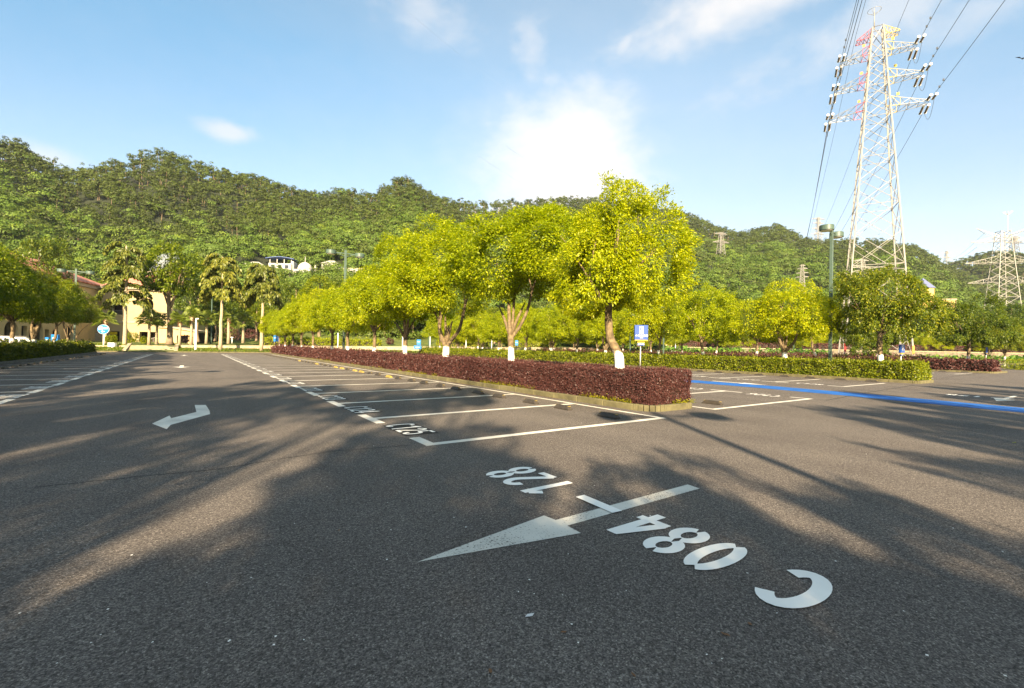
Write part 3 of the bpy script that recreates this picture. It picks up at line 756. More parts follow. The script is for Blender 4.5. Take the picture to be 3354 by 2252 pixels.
island(9.0, 11.05, 7.12, 72.5, .55, M['kerb'], 1)
island(30.85, 33.6, 7.5, 72.0, .30, M['kerb'], 2)
island(57.0, 62.4, 8.8, 74.0, .5, M['kerb'], 3)
island(-11.9, -8.9, 6.0, 70.5, .5, M['kerb_dark'], 4)

hedge('purple_hedge', 'long clipped purple hedge with rounded near end on the central kerbed island', 9.17, 10.92, 7.28, 72.2, .13, .96, M['purple'], seed=21, rad=.17, cover=2.7)
hedge('green_hedge', 'yellow-green clipped hedge on the second island beyond the blue strip', 31.0, 33.4, 7.65, 71.8, .13, 1.06, M['green_hedge'], seed=22)
hedge('purple_hedge', 'dark purple hedge on the third island, right end open to view', 57.2, 59.7, 9.0, 73.5, .13, 1.06, M['purple'], seed=23)
hedge('green_hedge', 'thin strip of bright green hedge behind the dark purple one on the third island', 59.8, 62.2, 14.0, 73.5, .13, 1.06, M['green_hedge'], seed=24)
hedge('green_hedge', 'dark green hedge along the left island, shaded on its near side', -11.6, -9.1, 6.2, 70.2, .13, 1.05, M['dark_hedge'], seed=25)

# yellow ground cover and dry leaves along the foot of the near purple hedge
rng = np.random.default_rng(5); n = 9000
y = 7.3+rng.random(n)**1.6*40; x = 9.16+rng.normal(size=n)*.03
s = rng.random(n) < .06; y[s] = 7.24+rng.normal(size=s.sum())*.03; x[s] = rng.uniform(9.2, 10.9, s.sum())
keep = (lumpy(np.c_[x, y, y*0], 3.0, 9) + .5*lumpy(np.c_[x, y, y*0], 0.8, 4)) > 0.05
P = np.c_[x, y, .13+np.abs(rng.normal(size=n))*.05][keep]; n = len(P)
Vv, Ff = leaf_geo(rng, P, rng.normal(size=(n, 3))*.6+np.array([-.5, -.2, .5]), rng.normal(size=(n, 3))*.5+np.array([0, 0, 1]), rng.uniform(.02, .05, n), rng.uniform(.015, .03, n))
tag(obj('ground_cover', fast_mesh('ground_cover', Vv, Ff, [M['cover']])), 'yellow ground cover and dry leaves at the foot of the purple hedge', 'ground cover', kind='stuff')
n = 5000
P = np.c_[8.88+np.abs(rng.normal(size=n))*-.05+.1, 7.5+rng.random(n)*30, rng.random(n)*.004+.005]
keep = lumpy(P, 2.0, 12) > .45; P = P[keep]; n = len(P)
Vv, Ff = leaf_geo(rng, P, rng.normal(size=(n, 3))*np.array([1, 1, .1]), rng.normal(size=(n, 3))*.15+np.array([0, 0, 1]), rng.uniform(.012, .03, n), rng.uniform(.008, .018, n))
tag(obj('leaf_litter', fast_mesh('leaf_litter', Vv, Ff, [M['dead']])), 'brown leaf litter in the gutter of the central island kerb', 'leaf litter', kind='stuff')

# ------------------------------------------------------------------ wheel stops
def wheel_stop_mesh(L_=.55, w=.15, h=.105):
    hl = L_/2; c = .07
    mb = MB()
    sec = [(-w/2, 0), (-w/2, .03), (-w*.22, h), (w*.22, h), (w/2, .03), (w/2, 0)]
    vs = []
    for yy, k in ((-hl, .55), (-hl+c, 1), (hl-c, 1), (hl, .55)):
        for sx, sz in sec: vs.append((sx*(1 if sz < .04 else 1), yy, sz*(k if sz > .05 else 1)))
    fs = [(i*6+k, i*6+(k+1) % 6, (i+1)*6+(k+1) % 6, (i+1)*6+k) for i in range(3) for k in range(6)]+[tuple(range(5, -1, -1)), tuple(range(18, 24))]
    mb.add(vs, fs)
    return mb
def caps(m, p, L_=.55):
    for s in (-1, 1):
        mb = MB(); mb.box(-.035, .035, s*(L_/2-.052)-.03, s*(L_/2-.052)+.03, .088, .097); mb.build('reflector', m, p)
protoW = thing('wheel_stop', 'x', 'wheel stop'); wheel_stop_mesh().build('rubber_block', M['rubber'], protoW, bevel=.006); caps(M['rubber_yellow'], protoW)
protoY = thing('wheel_stop', 'x', 'wheel stop'); wheel_stop_mesh().build('rubber_block', M['rubber_yellow'], protoY, bevel=.006); caps(M['rubber'], protoY)
usedW = {}
def stop(x, y, label, group, yellow=False, rz=0):
    p = protoY if yellow else protoW
    if id(p) not in usedW: usedW[id(p)] = 1; o = p
    else: o = copy_tree(p)
    o.location = (x, y, 0); o.rotation_euler.z = rz; tag(o, label, 'wheel stop', group)
rg = random.Random(4)
yl = {(5, 0), (6, 1), (7, 0), (8, 0), (8, 1), (10, 1), (13, 0)}
for k in range(len(LA)-1):
    for j, off in ((0, .66), (1, 2.17)):
        stop(7.55, LA[k]+off+rg.uniform(-.03, .03), '%s wheel stop, %s one in the %s bay from the purple hedge\'s near end' % ('worn yellow' if (k, j) in yl else 'black rubber', ('right', 'left')[j], ORD[k+1]),
             'wheel stops along the purple hedge', (k, j) in yl, rg.uniform(-.03, .03))
for k in range(len(LL)-1):
    if LL[k] < 26: continue
    for j, off in ((0, .66), (1, 2.1)):
        stop(-7.55, LL[k]+off+rg.uniform(-.04, .04), '%s black wheel stop of the pair in the %s visible bay of the left row' % (('near', 'far')[j], ORD[k-7]), 'wheel stops of the left row', False, rg.uniform(-.03, .03))
stop(12.12, 7.45, 'lone black wheel stop in the first bay behind the purple hedge end', 'wheel stops behind the purple hedge')
for k in range(6):
    for j, off in ((0, .75), (1, 2.2)):
        stop(30.0, L3[k]+off, '%s wheel stop in the %s bay from the right, facing the green hedge' % (('right', 'left')[j], ORD[k+1]), 'wheel stops in front of the green hedge')
for j, off in ((0, 10.6), (1, 12.1), (2, 13.6), (3, 15.2)):
    stop(56.3, off, '%s dark wheel stop from the right in front of the third island' % ORD[j+1], 'wheel stops in front of the third island')

# ================================================================== camphor trees
def trunk_mesh(name, limbs, seed, mat, twigs=3, reach=1.3, seg=10):
    rg = random.Random(seed); mb = MB()
    for k, (pts, r0, r1) in enumerate(limbs):
        P = [Vector(p) for p in pts]; fine = []
        for i in range(len(P)-1):
            p0 = P[max(i-1, 0)]; p1 = P[i]; p2 = P[i+1]; p3 = P[min(i+2, len(P)-1)]
            for t in (0, .25, .5, .75):
                fine.append(0.5*((2*p1)+(p2-p0)*t+(2*p0-5*p1+4*p2-p3)*t*t+(3*p1-p0-3*p2+p3)*t**3))
        fine.append(P[-1]); n = len(fine)
        rad = [r0+(r1-r0)*i/(n-1) for i in range(n)]
        if k == 0: rad = [r*(1+.45*math.exp(-i*1.1)) for i, r in enumerate(rad)]
        rad = [r*rg.uniform(.93, 1.08) for r in rad]
        mb.tube(fine, rad, seg)
        e = fine[-1]; d = (fine[-1]-fine[-3]).normalized()
        for j in range(twigs):
            q = (d+Vector((rg.uniform(-.9, .9), rg.uniform(-.9, .9), rg.uniform(0, .6)))).normalized()*reach*rg.uniform(.7, 1.2)
            mb.tube([e-d*.05, e+q*.5+Vector((0, 0, .05)), e+q], [r1*.8, r1*.5, r1*.2], 6)
    me_o = mb.build(name, mat, smooth=True); me = me_o.data; bpy.data.objects.remove(me_o)
    return me

TR = {}
TR['lean'] = trunk_mesh('trunk_lean', [([(.03,0,0),(.0,0,.9),(-.05,0,1.3),(-.28,.03,1.75),(-.34,.05,2.45),(-.33,.05,3.1),(-.25,0,3.9)], .155, .085), ([(-.33,.05,2.55),(-.62,-.1,2.95),(-1.0,-.2,3.5)], .07, .04), ([(-.33,.05,2.9),(.1,.2,3.4),(.55,.3,3.9)], .065, .04), ([(-.32,.05,2.8),(-.4,.6,3.4),(-.3,1.0,4.0)], .06, .035)], 1, M['lime'])
TR['vee'] = trunk_mesh('trunk_vee', [([(0,0,0),(0,0,.8),(.02,0,1.45)], .17, .15), ([(.0,0,1.35),(-.2,0,1.75),(-.34,.05,2.3),(-.30,.1,2.9),(-.27,.1,3.7)], .12, .07), ([(.02,0,1.35),(.28,-.05,1.7),(.58,-.1,2.1),(.74,-.1,2.6),(.9,-.15,3.4)], .10, .06), ([(-.33,.05,2.5),(-.6,.3,3.0),(-.8,.5,3.6)], .05, .03)], 2, M['lime'])
TR['multi'] = trunk_mesh('trunk_multi', [([(0,0,0),(-.02,0,1.0),(-.06,0,1.8)], .135, .115), ([(-.06,0,1.7),(-.12,.05,2.4),(-.16,.1,3.4)], .085, .05), ([(-.04,0,1.68),(.28,-.1,2.15),(.55,-.1,2.75),(.72,-.1,3.5)], .07, .04), ([(-.05,0,1.75),(.02,.2,2.5),(.06,.3,3.4)], .07, .04)], 3, M['lime'])
TR['three'] = trunk_mesh('trunk_three', [([(0,0,0),(.02,0,1.0),(.03,0,1.8)], .13, .115), ([(.02,0,1.7),(-.25,0,2.3),(-.5,.05,3.1)], .075, .05), ([(.03,0,1.75),(-.12,.1,2.4),(-.3,.15,3.2)], .07, .045), ([(.03,0,1.7),(.28,-.05,2.3),(.5,-.05,3.2),(.8,0,3.7)], .085, .05)], 4, M['lime'])
TR['plain'] = trunk_mesh('trunk_plain', [([(0,0,0),(-.03,.02,1.0),(.02,0,2.0),(.0,0,2.6)], .145, .11), ([(0,0,2.4),(-.45,.1,2.9),(-.9,.2,3.5)], .07, .04), ([(0,0,2.5),(.4,-.2,3.1),(.8,-.3,3.7)], .07, .04), ([(0,0,2.5),(.1,.5,3.2),(.1,.9,3.9)], .065, .035)], 5, M['lime'])
TR['slant'] = trunk_mesh('trunk_slant', [([(-.1,0,0),(-.02,0,1.0),(.12,0,1.9),(.2,.02,2.6)], .12, .09), ([(.18,0,2.4),(.6,.1,3.0),(.9,.2,3.6)], .06, .035), ([(.15,0,2.1),(-.3,-.1,2.8),(-.7,-.2,3.4)], .06, .035), ([(.2,0,2.6),(.2,.3,3.3)], .07, .04)], 6, M['lime'])
TK = ['vee', 'plain', 'multi', 'slant', 'three', 'lean']

CROWN = {}
LB = dict(core=.60, lobe_r=(.32, .50))
CROWN['n1'] = crown_mesh('crown_near_a', 31, 1.95, 2.0, 2.75, 60000, .091, M['camphor'], 17, **LB)
CROWN['n2'] = crown_mesh('crown_near_b', 32, 2.15, 2.2, 3.0, 60000, .097, M['camphor'], 17, **LB)
CROWN['n3'] = crown_mesh('crown_near_c', 33, 2.25, 2.3, 3.05, 50000, .106, M['camphor'], 16, **LB)
for i in range(4):
    CROWN['m%d' % i] = crown_mesh('crown_mid_%s' % 'abcd'[i], 40+i, 2.45, 2.5, 3.0, 32000, .132, M['camphor'], 16, **LB)
for i in range(3):
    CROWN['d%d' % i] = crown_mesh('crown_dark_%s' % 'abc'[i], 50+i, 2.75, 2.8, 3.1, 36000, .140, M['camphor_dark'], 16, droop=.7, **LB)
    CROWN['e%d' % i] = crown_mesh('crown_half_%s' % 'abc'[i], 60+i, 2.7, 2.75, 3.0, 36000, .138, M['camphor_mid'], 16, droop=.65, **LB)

def tree(name, label, x, y, trunk, crown, cz, s=1.0, rz=0.0, sxy=1.0, group=None, z=.12, cat='tree', off=(0, 0), tmat=None):
    t = thing(name, label, cat, (x, y, z), rz, group)
    a = obj('trunk', TR[trunk], t); a.scale = (s, s, s)
    c = obj('crown', CROWN[crown], t, (off[0], off[1], cz)); c.scale = (s*sxy, s*sxy, s)
    return t

gA = 'camphor trees of the central island'
ROWA = [9.06, 14.4, 19.95, 25.08, 30.8, 36.6, 41.4, 48.9, 55.6, 60.1, 66.0, 71.4]
rg = random.Random(77)
for i, y in enumerate(ROWA):
    lab = ['yellow-green tree with a leaning white-based trunk at the near end of the purple hedge', 'tree with several dark limbs above a white base, second from the purple hedge end',
           'tree with a pale low-forked V trunk, third from the purple hedge end', 'tree with three dark limbs, fourth from the purple hedge end'][i] if i < 4 else 'rounded yellow-green tree, %s from the near end of the purple hedge' % ORD[i+1]
    if i == 0: tree('camphor_tree', lab, 10.05, y, 'lean', 'n1', 3.48, .97, -YAW, 1.0, gA, off=(-.12, 0))
    elif i == 1: tree('camphor_tree', lab, 10, y, 'multi', 'n2', 4.25, 1.02, -YAW, 1.30, gA, off=(.75, .1))
    elif i == 2: tree('camphor_tree', lab, 10, y, 'vee', 'n3', 4.15, 1, -YAW, 1.24, gA, off=(-.45, .1))
    elif i == 3: tree('camphor_tree', lab, 10, y, 'three', 'n3', 4.1, 1, -YAW+2.2, 1.2, gA, off=(0, 0))
    else: tree('camphor_tree', lab, 10+rg.uniform(-.15, .15), y, TK[(i*5+1) % 5], 'm%d' % (i % 4), 3.55+rg.uniform(-.2, .2), rg.uniform(.86, .96), rg.uniform(0, 6.28), 1.06, gA)
gB = 'camphor trees of the green hedge island'
ROWB = [9.52, 14.64, 20.5, 24.84, 30.38, 34.6, 38.6, 43.6, 49, 54.5, 60, 65.5]
for i, y in enumerate(ROWB):
    dark = i in (0,)
    lab = ['broad dark green tree at the right end of the green hedge', 'round bright tree with a V-shaped fork, second from the right end of the green hedge', 'bright tree with a slanting white-based trunk, third from the right end of the green hedge'][i] if i < 3 else 'bright yellow-green tree, %s from the right end of the green hedge' % ORD[i+1]
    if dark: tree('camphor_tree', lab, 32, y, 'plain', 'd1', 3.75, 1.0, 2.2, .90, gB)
    elif i == 1: tree('camphor_tree', lab, 32, y, 'vee', 'm1', 3.5, 1.0, -YAW, 1.12, gB)
    elif i == 2: tree('camphor_tree', lab, 32, y, 'slant', 'm2', 3.45, .98, 2.4, 1.05, gB)
    else: tree('camphor_tree', lab, 32+rg.uniform(-.3, .3), y, TK[(i*3) % 6], 'm%d' % ((i*3+1) % 4), 3.45+rg.uniform(-.2, .25), rg.uniform(.92, 1.05), rg.uniform(0, 6.28), 1.05, gB)
gC = 'camphor trees of the third island'
for i, y in enumerate([10.98, 17.9, 23.9, 30.6, 36.2, 41.6, 47.3, 53, 59, 65, 71]):
    dk = i in (0, 1, 3)
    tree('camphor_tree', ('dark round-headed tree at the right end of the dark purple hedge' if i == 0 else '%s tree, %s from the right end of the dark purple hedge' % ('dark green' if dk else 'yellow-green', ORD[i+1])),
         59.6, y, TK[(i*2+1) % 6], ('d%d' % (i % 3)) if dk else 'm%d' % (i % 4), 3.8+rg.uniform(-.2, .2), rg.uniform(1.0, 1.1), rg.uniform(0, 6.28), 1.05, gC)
gL = 'camphor trees of the left island'
for i, y in enumerate([9, 14.5, 20, 25.5, 31, 36.6, 42.0, 47.1, 52.5, 58.6, 64.6, 69.2]):
    lab = ('tree of the left island, %s from the far end of the dark hedge' % ORD[12-i])
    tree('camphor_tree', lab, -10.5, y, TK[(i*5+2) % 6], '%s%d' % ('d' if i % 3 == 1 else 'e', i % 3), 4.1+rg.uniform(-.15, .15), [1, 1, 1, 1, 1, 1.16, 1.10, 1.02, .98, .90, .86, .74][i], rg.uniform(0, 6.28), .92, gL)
# trees that stand behind the viewpoint and shade the foreground
gS = 'shade trees behind the viewpoint'
# (offset across the sunlight, position along it, crown bottom, crown top, crown radius)
SHADE = [(-8.9, -9.0, 6.8, 12.4, 2.3), (-5.4, -7.0, 2.5, 5.9, 1.7), (-3.9, -7.5, 2.6, 6.4, 1.2), (-2.6, -7.0, 2.2, 4.5, 1.3), (-.9, -7.4, 2.5, 6.0, 1.6), (1.0, -7.0, 2.5, 5.9, 1.5), (3.0, -7.5, 2.5, 6.2, 1.6), (4.9, -8.0, 2.4, 5.2, 1.3),
         (-.7, -14.0, 8.4, 10.6, 1.5), (-5.0, -15.0, 9.4, 11.4, 1.1), (-6.3, -16.5, 12.2, 15.8, 2.0), (-3.1, -17.5, 12.8, 15.2, 1.7), (-1.0, -20, 15.0, 17.0, 1.3), (6.9, -8.0, 3.4, 7.4, 1.5), (9.2, -9.0, 4.0, 9.6, 1.9), (12.3, -9.5, 3.2, 9.6, 1.9), (15.6, -8.5, 2.8, 9.0, 2.2), (19.5, -9, 2.8, 8.4, 2.2), (23.5, -9, 2.8, 8.0, 2.2), (-12.2, -9, 2.8, 7.8, 2.2), (10.6, -14, 9.5, 12.0, 1.8),
         (-2.2, -4.6, 1.7, 3.3, 1.5), (.6, -4.8, 1.7, 3.2, 1.5), (3.2, -5.0, 1.6, 3.1, 1.4), (13.5, -1.5, 2.8, 8.6, 1.7), (17.5, .8, 3.4, 8.2, 1.8), (21.5, 2.5, 2.8, 8.6, 1.6), (25.5, 4, 2.8, 8.8, 1.9), (30, 6, 2.8, 8.6, 1.8), (35, 8, 2.8, 8.6, 2.0), (0, -9.2, 4.3, 6.3, 1.7), (1.7, -9.6, 4.4, 6.5, 1.6), (-1.3, -9.4, 4.3, 6.2, 1.2)]
for i, (sx, sl, zb, zt, rad) in enumerate(SHADE):
    x = sx*.845+sl*.534; y = -sx*.534+sl*.845; k = (zt-zb)/4.2; cz = zb+1.0*k
    t = thing('camphor_tree', 'shade tree on the strip behind the viewpoint, %s in its row' % (ORD+['twenty-ninth','thirtieth','thirty-first','thirty-second','thirty-third','thirty-fourth','thirty-fifth'])[i+1], 'tree', (x, y, 0), i*1.3, gS)
    a = obj('trunk', TR[TK[i % 6]], t); a.scale = (.8, .8, cz/3.7)
    c = obj('crown', CROWN['d%d' % (i % 3)], t, (0, 0, cz)); c.scale = (rad/2.6, rad/2.6, k)

# rows beyond the third island (mid distance)
gD = 'background trees beyond the third island'
k = 0
def anywhere(px, py, D): v = at(px, py, D); return v.x, v.y
BACK = [(3235, 95, 'm0', 1.05), (3335, 100, 'm2', 1.1), (3290, 62, 'd1', 1.0), (3385, 66, 'd2', 1.0), (3120, 110, 'm1', 1.1), (3060, 98, 'm3', 1.05), (3010, 104, 'm0', 1.0), (2945, 112, 'm2', 1.05), (3185, 120, 'd0', 1.05),
        (2800, 100, 'm1', .95), (2690, 108, 'm3', 1.0), (2610, 98, 'm2', 1.0), (2520, 110, 'm0', 1.05), (2440, 102, 'm1', 1.0), (2380, 95, 'm3', 1.0), (2290, 105, 'm2', 1.05), (2200, 96, 'm0', 1.0), (2120, 104, 'm1', 1.0), (2040, 98, 'm2', 1.0),
        (1960, 110, 'm3', 1.0), (1880, 100, 'm0', 1.05), (1800, 106, 'm1', 1.05), (1720, 98, 'm2', 1.0), (1640, 104, 'm3', 1.0), (1580, 95, 'm0', 1.0), (1520, 102, 'm1', 1.0)]
for i, (px, D, c, s) in enumerate(BACK):
    x, y = anywhere(px, 1150, D)
    tree('camphor_tree', 'background tree beyond the islands, %s from the right end of its row' % (ORD[i+1] if i < len(ORD)-1 else 'last'), x, y, TK[i % 6], c, 3.6*s, s, i*.9, 1.05, gD, z=.1)

# ================================================================== street lamps (twin drum heads)
def drum_lamp(label, x, y, yaw, h=9.25, group='twin drum car park lamps'):
    t = thing('car_park_lamp', label, 'street lamp', (x, y, .10), yaw, group)
    m = MB(); m.box(-.085, .085, -.085, .085, 0, h-.15); m.box(-.16, .16, -.16, .16, 0, .06); m.build('post', M['lamp_green'], t, bevel=.012)
    m = MB()
    for s in (-1, 1):
        m.box(s*.085 if s > 0 else -1.12, 1.12 if s > 0 else -.085, -.035, .035, h-.42, h-.34)
        m.beam((s*.085, 0, h-.62), (s*.75, 0, h-.40), .04)
    m.box(-.10, .10, -.10, .10, h-.15, h-.10)
    m.build('cross_arm', M['lamp_green'], t)
    for s in (-1, 1):
        d = MB(); d.lathe([(.0, 0), (.36, .0), (.38, .02), (.38, .28), (.36, .31), (.0, .33)], 28, (s*1.15, 0, h-.56)); hd = d.build('lamp_head', M['lamp_green'], t, smooth=False)
        l = MB(); l.lathe([(.0, 0), (.32, .0), (.32, .02), (.0, .02)], 24, (s*1.15, 0, h-.585)); l.build('lens', M['lens'], hd)
    return t
drum_lamp('tall green lamp post with two drum heads, in front of the lattice tower', 32.0, 12.0, R(8))
drum_lamp('green twin-drum lamp rising from the purple hedge at mid-row', 10.2, 38.9, R(0))
drum_lamp('green twin-drum lamp among the left island trees by the red roof', -10.6, 68.7, R(0))
drum_lamp('twin-drum lamp of the left island outside the left edge', -10.5, 11.7, R(5))
drum_lamp('twin-drum lamp behind the viewpoint casting the long thin shadow', -1.47, -9.6, R(-25), 9.25)
for i, (px, D, py) in enumerate([(2173, 62, 1160), (2064, 74, 1155), (1403, 100, 1148), (2988, 105, 1150), (2600, 96, 1150)]):
    x, y = anywhere(px, py, D); drum_lamp('distant green lamp post half hidden by trees, %s' % ['right of the parking sign', 'left of the parking sign', 'behind the V-forked tree', 'right of the big tower foot', 'behind the round tree of the green hedge'][i], x, y, R(20), 7.5)

# ================================================================== parking signs
def parking_sign(label, x, y, yaw, zt=2.17, code='084-128', w=.36, h=.40, tilt=0):
    t = thing('parking_sign', label, 'sign', (x, y, .12), yaw, 'blue parking signs on the islands'); t.rotation_euler.x = 0
    zt -= .12
    m = MB(); m.tube([(0, .03, 0), (0, .03, zt-.05)], .02, 10); m.build('post', M['chrome'], t, smooth=True)
    p = MB(); p.box(-w/2, w/2, -.05, .05, zt-h, zt); pb = p.build('sign_box', M['blue_sign'], t, bevel=.008)
    q = MB(); q.box(-w/2+.01, w/2-.005, -.052, .04, zt-h-.028, zt-h-.001); q.build('yellow_edge', M['sign_yellow'], pb)
    q = MB(); q.box(-.055, .055, -.056, -.049, zt-.235, zt-.045); q.build('white_panel', M['sign_white'], pb)
    rot = Matrix.Rotation(R(90), 4, 'X')
    o = obj('letter', text_mesh('letter_p', 'P', .15, M['blue_sign'], .001, .006), pb); o.matrix_local = Matrix.Translation((-.012, -.058, zt-.135)) @ rot
    o = obj('lettering', text_mesh('lettering_car_park', '小车停车场', .068, M['sign_white'], .001, .0012), pb); o.matrix_local = Matrix.Translation((0.01, -.052, zt-.292)) @ rot
    q = MB(); q.box(-.04, .05, -.053, -.049, zt-.353, zt-.343); q.build('small_line', M['sign_white'], pb)
    q = MB(); q.box(-.095, .095, -.03, .03, zt-h-.155, zt-h-.085); b2 = q.build('code_plate', M['blue_sign'], t, bevel=.006)
    q = MB(); q.box(-.095, .095, -.031, .031, zt-h-.084, zt-h-.052); q.build('yellow_band', M['sign_yellow'], b2)
    o = obj('lettering', text_mesh('lettering_code', code, .052, M['sign_white'], .001, .001), b2); o.matrix_local = Matrix.Translation((0, -.033, zt-h-.122)) @ rot
    return t
parking_sign('blue P parking sign standing in the near end of the purple hedge', 10, 8.27, -YAW-.05)
parking_sign('blue parking sign near the right end of the green hedge', 32, 8.55, -YAW+.45, 2.05, '129-178', .42, .46)
parking_sign('small blue parking sign near the right end of the dark purple hedge', 59.0, 9.7, -YAW+.85, 2.3, '179-230', .40, .52)

# ================================================================== lattice towers
def lattice(t, zs, wf, leg_w, br_w, mats, rails=True, prefix=''):
    """four legs and braced faces of a square tapering body; wf(z) = width"""
    cor = [(-1,-1),(1,-1),(1,1),(-1,1)]
    P = lambda c, z: Vector((c[0]*wf(z)/2, c[1]*wf(z)/2, z))
    for c in cor:
        m = MB(); m.beam(P(c, zs[0]), P(c, zs[-1]), leg_w)
        m.build(prefix+'leg', mats, t)
    for f in range(4):
        a, b = cor[f], cor[(f+1) % 4]; m = MB()
        for i, (z0, z1) in enumerate(zip(zs, zs[1:])):
            m.beam(P(a, z0), P(b, z1), br_w); m.beam(P(b, z0), P(a, z1), br_w)
            if rails and (i % 2 == 0): m.beam(P(a, z1), P(b, z1), br_w)
            zm = (z0+z1)/2
            if z1-z0 > 4.0:
                mid = (P(a, zm)+P(b, zm))/2
                q0 = (P(a, z0)+P(b, z1))/2
                m.beam(P(a, zm), (P(a, z0)*.75+P(b, z1)*.25), br_w*.7); m.beam(P(b, zm), (P(b, z0)*.75+P(a, z1)*.25), br_w*.7)
                m.beam((P(a, z0)+P(b, z0))/2, (P(a, z0)*.5+mid*.5), br_w*.6)
        m.beam(P(a, zs[-1]), P(b, zs[-1]), br_w)
        m.build(prefix+'face_bracing', mats, t)

def arm(t, side, z, dz, x0, x1, wy0, wy1, w, mats, inner=None, name='cross_arm'):
    """tapering box truss arm from the body (x0) to the tip (x1); inner = material index of inner part"""
    m = MB(); n = 4
    for i in range(n):
        u, v = i/n, (i+1)/n; mi = inner if (inner and i < 1) else 0
        X = lambda q: side*(x0+(x1-x0)*q); Y = lambda q: (wy0+(wy1-wy0)*q)/2; Zt = lambda q: z+dz*(1-q)+.12*q
        for s in (-1, 1):
            m.beam((X(u), s*Y(u), z), (X(v), s*Y(v), z), w, mi if i < 1 else 0); m.beam((X(u), s*Y(u), Zt(u)), (X(v), s*Y(v), Zt(v)), w, mi)
            m.beam((X(u), s*Y(u), z if i % 2 else Zt(u)), (X(v), s*Y(v), Zt(v) if i % 2 else z), w*.75, mi if i < 1 else 0)
            m.beam((X(v), s*Y(v), z), (X(v), s*Y(v), Zt(v)), w*.75, mi)
        m.beam((X(u), Y(u), z), (X(v), -Y(v), z), w*.75, mi); m.beam((X(v), Y(v), z), (X(v), -Y(v), z), w*.75, mi)
        m.beam((X(u), -Y(u), Zt(u)), (X(v), Y(v), Zt(v)), w*.6, mi)
    return m.build(name, mats, t)

TW = at(2860, 1170, 78.0); TW.z = 0
T_YAW = -YAW + R(-30)            # arms point right and towards the viewpoint
tower = thing('transmission_tower', 'tall white lattice power pylon with red and yellow arms, right of the lamp post', 'power pylon', TW, T_YAW)
H_T = 57.0
wT = lambda z: 9.0+(1.45-9.0)*(z/H_T)
zs = [0.3, 8.5, 15.2, 16.2, 21.6, 26.4, 30.7, 34.6, 38.2, 41.4, 44.2, 46.8, 49.3, 51.7, 54.2, H_T]
lattice(tower, zs, wT, .20, .074, [M['pylon_white']])
ms = [M['pylon_white'], M['red_paint'], M['yellow_paint'], M['orange_paint'], M['galv_dark']]
ARMZ = [(42.6, 6.7), (47.5, 5.95), (52.3, 5.15)]
WIRE_END = []
for i, (z, ln) in enumerate(ARMZ):
    for s in (-1, 1):
        a = arm(tower, s, z, 1.55, wT(z)/2, ln, wT(z), 1.5, .062, ms, 1 if s < 0 else 2)
        a['label'] = '%s %s cross-arm with %s inner section' % (['lowest', 'middle', 'upper'][i], 'left' if s < 0 else 'right', 'red' if s < 0 else 'yellow')
        for yy, sg in ((-.75, -1), (.75, 1)):
            for dx in (-.33, .33):
                m = MB(); L0 = Vector((s*ln+dx, yy+sg*.35, z+.05)); L1 = L0+Vector((0, sg*2.1, -.30))
                prof = []
                nn = 16
                pts = [L0.lerp(L1, q/(2*nn)) for q in range(2*nn+1)]
                m.tube(pts, [(.175 if q % 2 else .08) for q in range(2*nn+1)], 9)
                ins = m.build('insulator', M['porcelain'], tower)
                c = MB(); c.tube([L0-Vector((0, sg*.1, 0)), L0+Vector((0, sg*.12, 0))], .20, 9); c.build('end_cap', M['white_metal'], ins)
                c = MB(); c.tube([L1, L1+Vector((0, sg*.15, 0))], .20, 9); c.build('end_cap', M['white_metal'], ins)
            WIRE_END.append((i, s, sg, Vector((s*ln, yy+sg*2.75, z-.28))))
        m = MB(); y0, y1 = -3.1, 3.1          # jumper loop under the arm
        m.tube([(s*(ln+.15), y0+(y1-y0)*q/14, z-.3-2.3*math.sin(math.pi*q/14)) for q in range(15)], .03, 5); m.build('jumper', M['wire'], tower)
        pl = MB(); pl.box(s*(wT(z)/2+.9)-.2, s*(wT(z)/2+.9)+.2, -wT(z)/2-.02, -wT(z)/2+.02, z+1.5, z+1.95)
        pl.build('marker_plate', M['sign_yellow'] if s > 0 else M['orange_paint'], tower)
for s in (-1, 1):
    a = arm(tower, s, 55.3, 1.6, .75, 2.9, 1.5, 1.5, .055, [M['red_paint'] if s < 0 else M['yellow_paint']]); a['label'] = 'top %s earth-wire arm' % ('red' if s < 0 else 'yellow')
m = MB(); m.tube([(-.4, 0, H_T), (-.4, 0, H_T+3.6)], [.09, .04], 8)
ring = [(-.4+.95*math.cos(R(a)), .95*math.sin(R(a)), H_T+3.2) for a in range(0, 361, 20)]; m.tube(ring, .03, 5)
for a in (0, 120, 240): m.tube([(-.4, 0, H_T+2.3), (-.4+.95*math.cos(R(a)), .95*math.sin(R(a)), H_T+3.2)], .025, 5)
m.build('lightning_rod', M['galv'], tower, smooth=True)
m = MB()
for c in ((-1, -1),):
    m.box(-4.48, -4.2, -4.48, -4.2, 1.7, 3.2)
m.build('red_leg_band', M['red_paint'], tower)
m = MB(); m.box(4.2, 4.5, -4.5, -4.2, 1.6, 2.9); m.build('orange_leg_band', M['orange_paint'], tower)
for c in ((-1,-1),(1,-1),(1,1),(-1,1)):
    m = MB(); m.box(c[0]*4.48-.45, c[0]*4.48+.45, c[1]*4.48-.45, c[1]*4.48+.45, -.1, .5); m.build('footing', M['pale_road'], tower)
tower_mw = Matrix.Translation(TW) @ Matrix.Rotation(T_YAW, 4, 'Z')

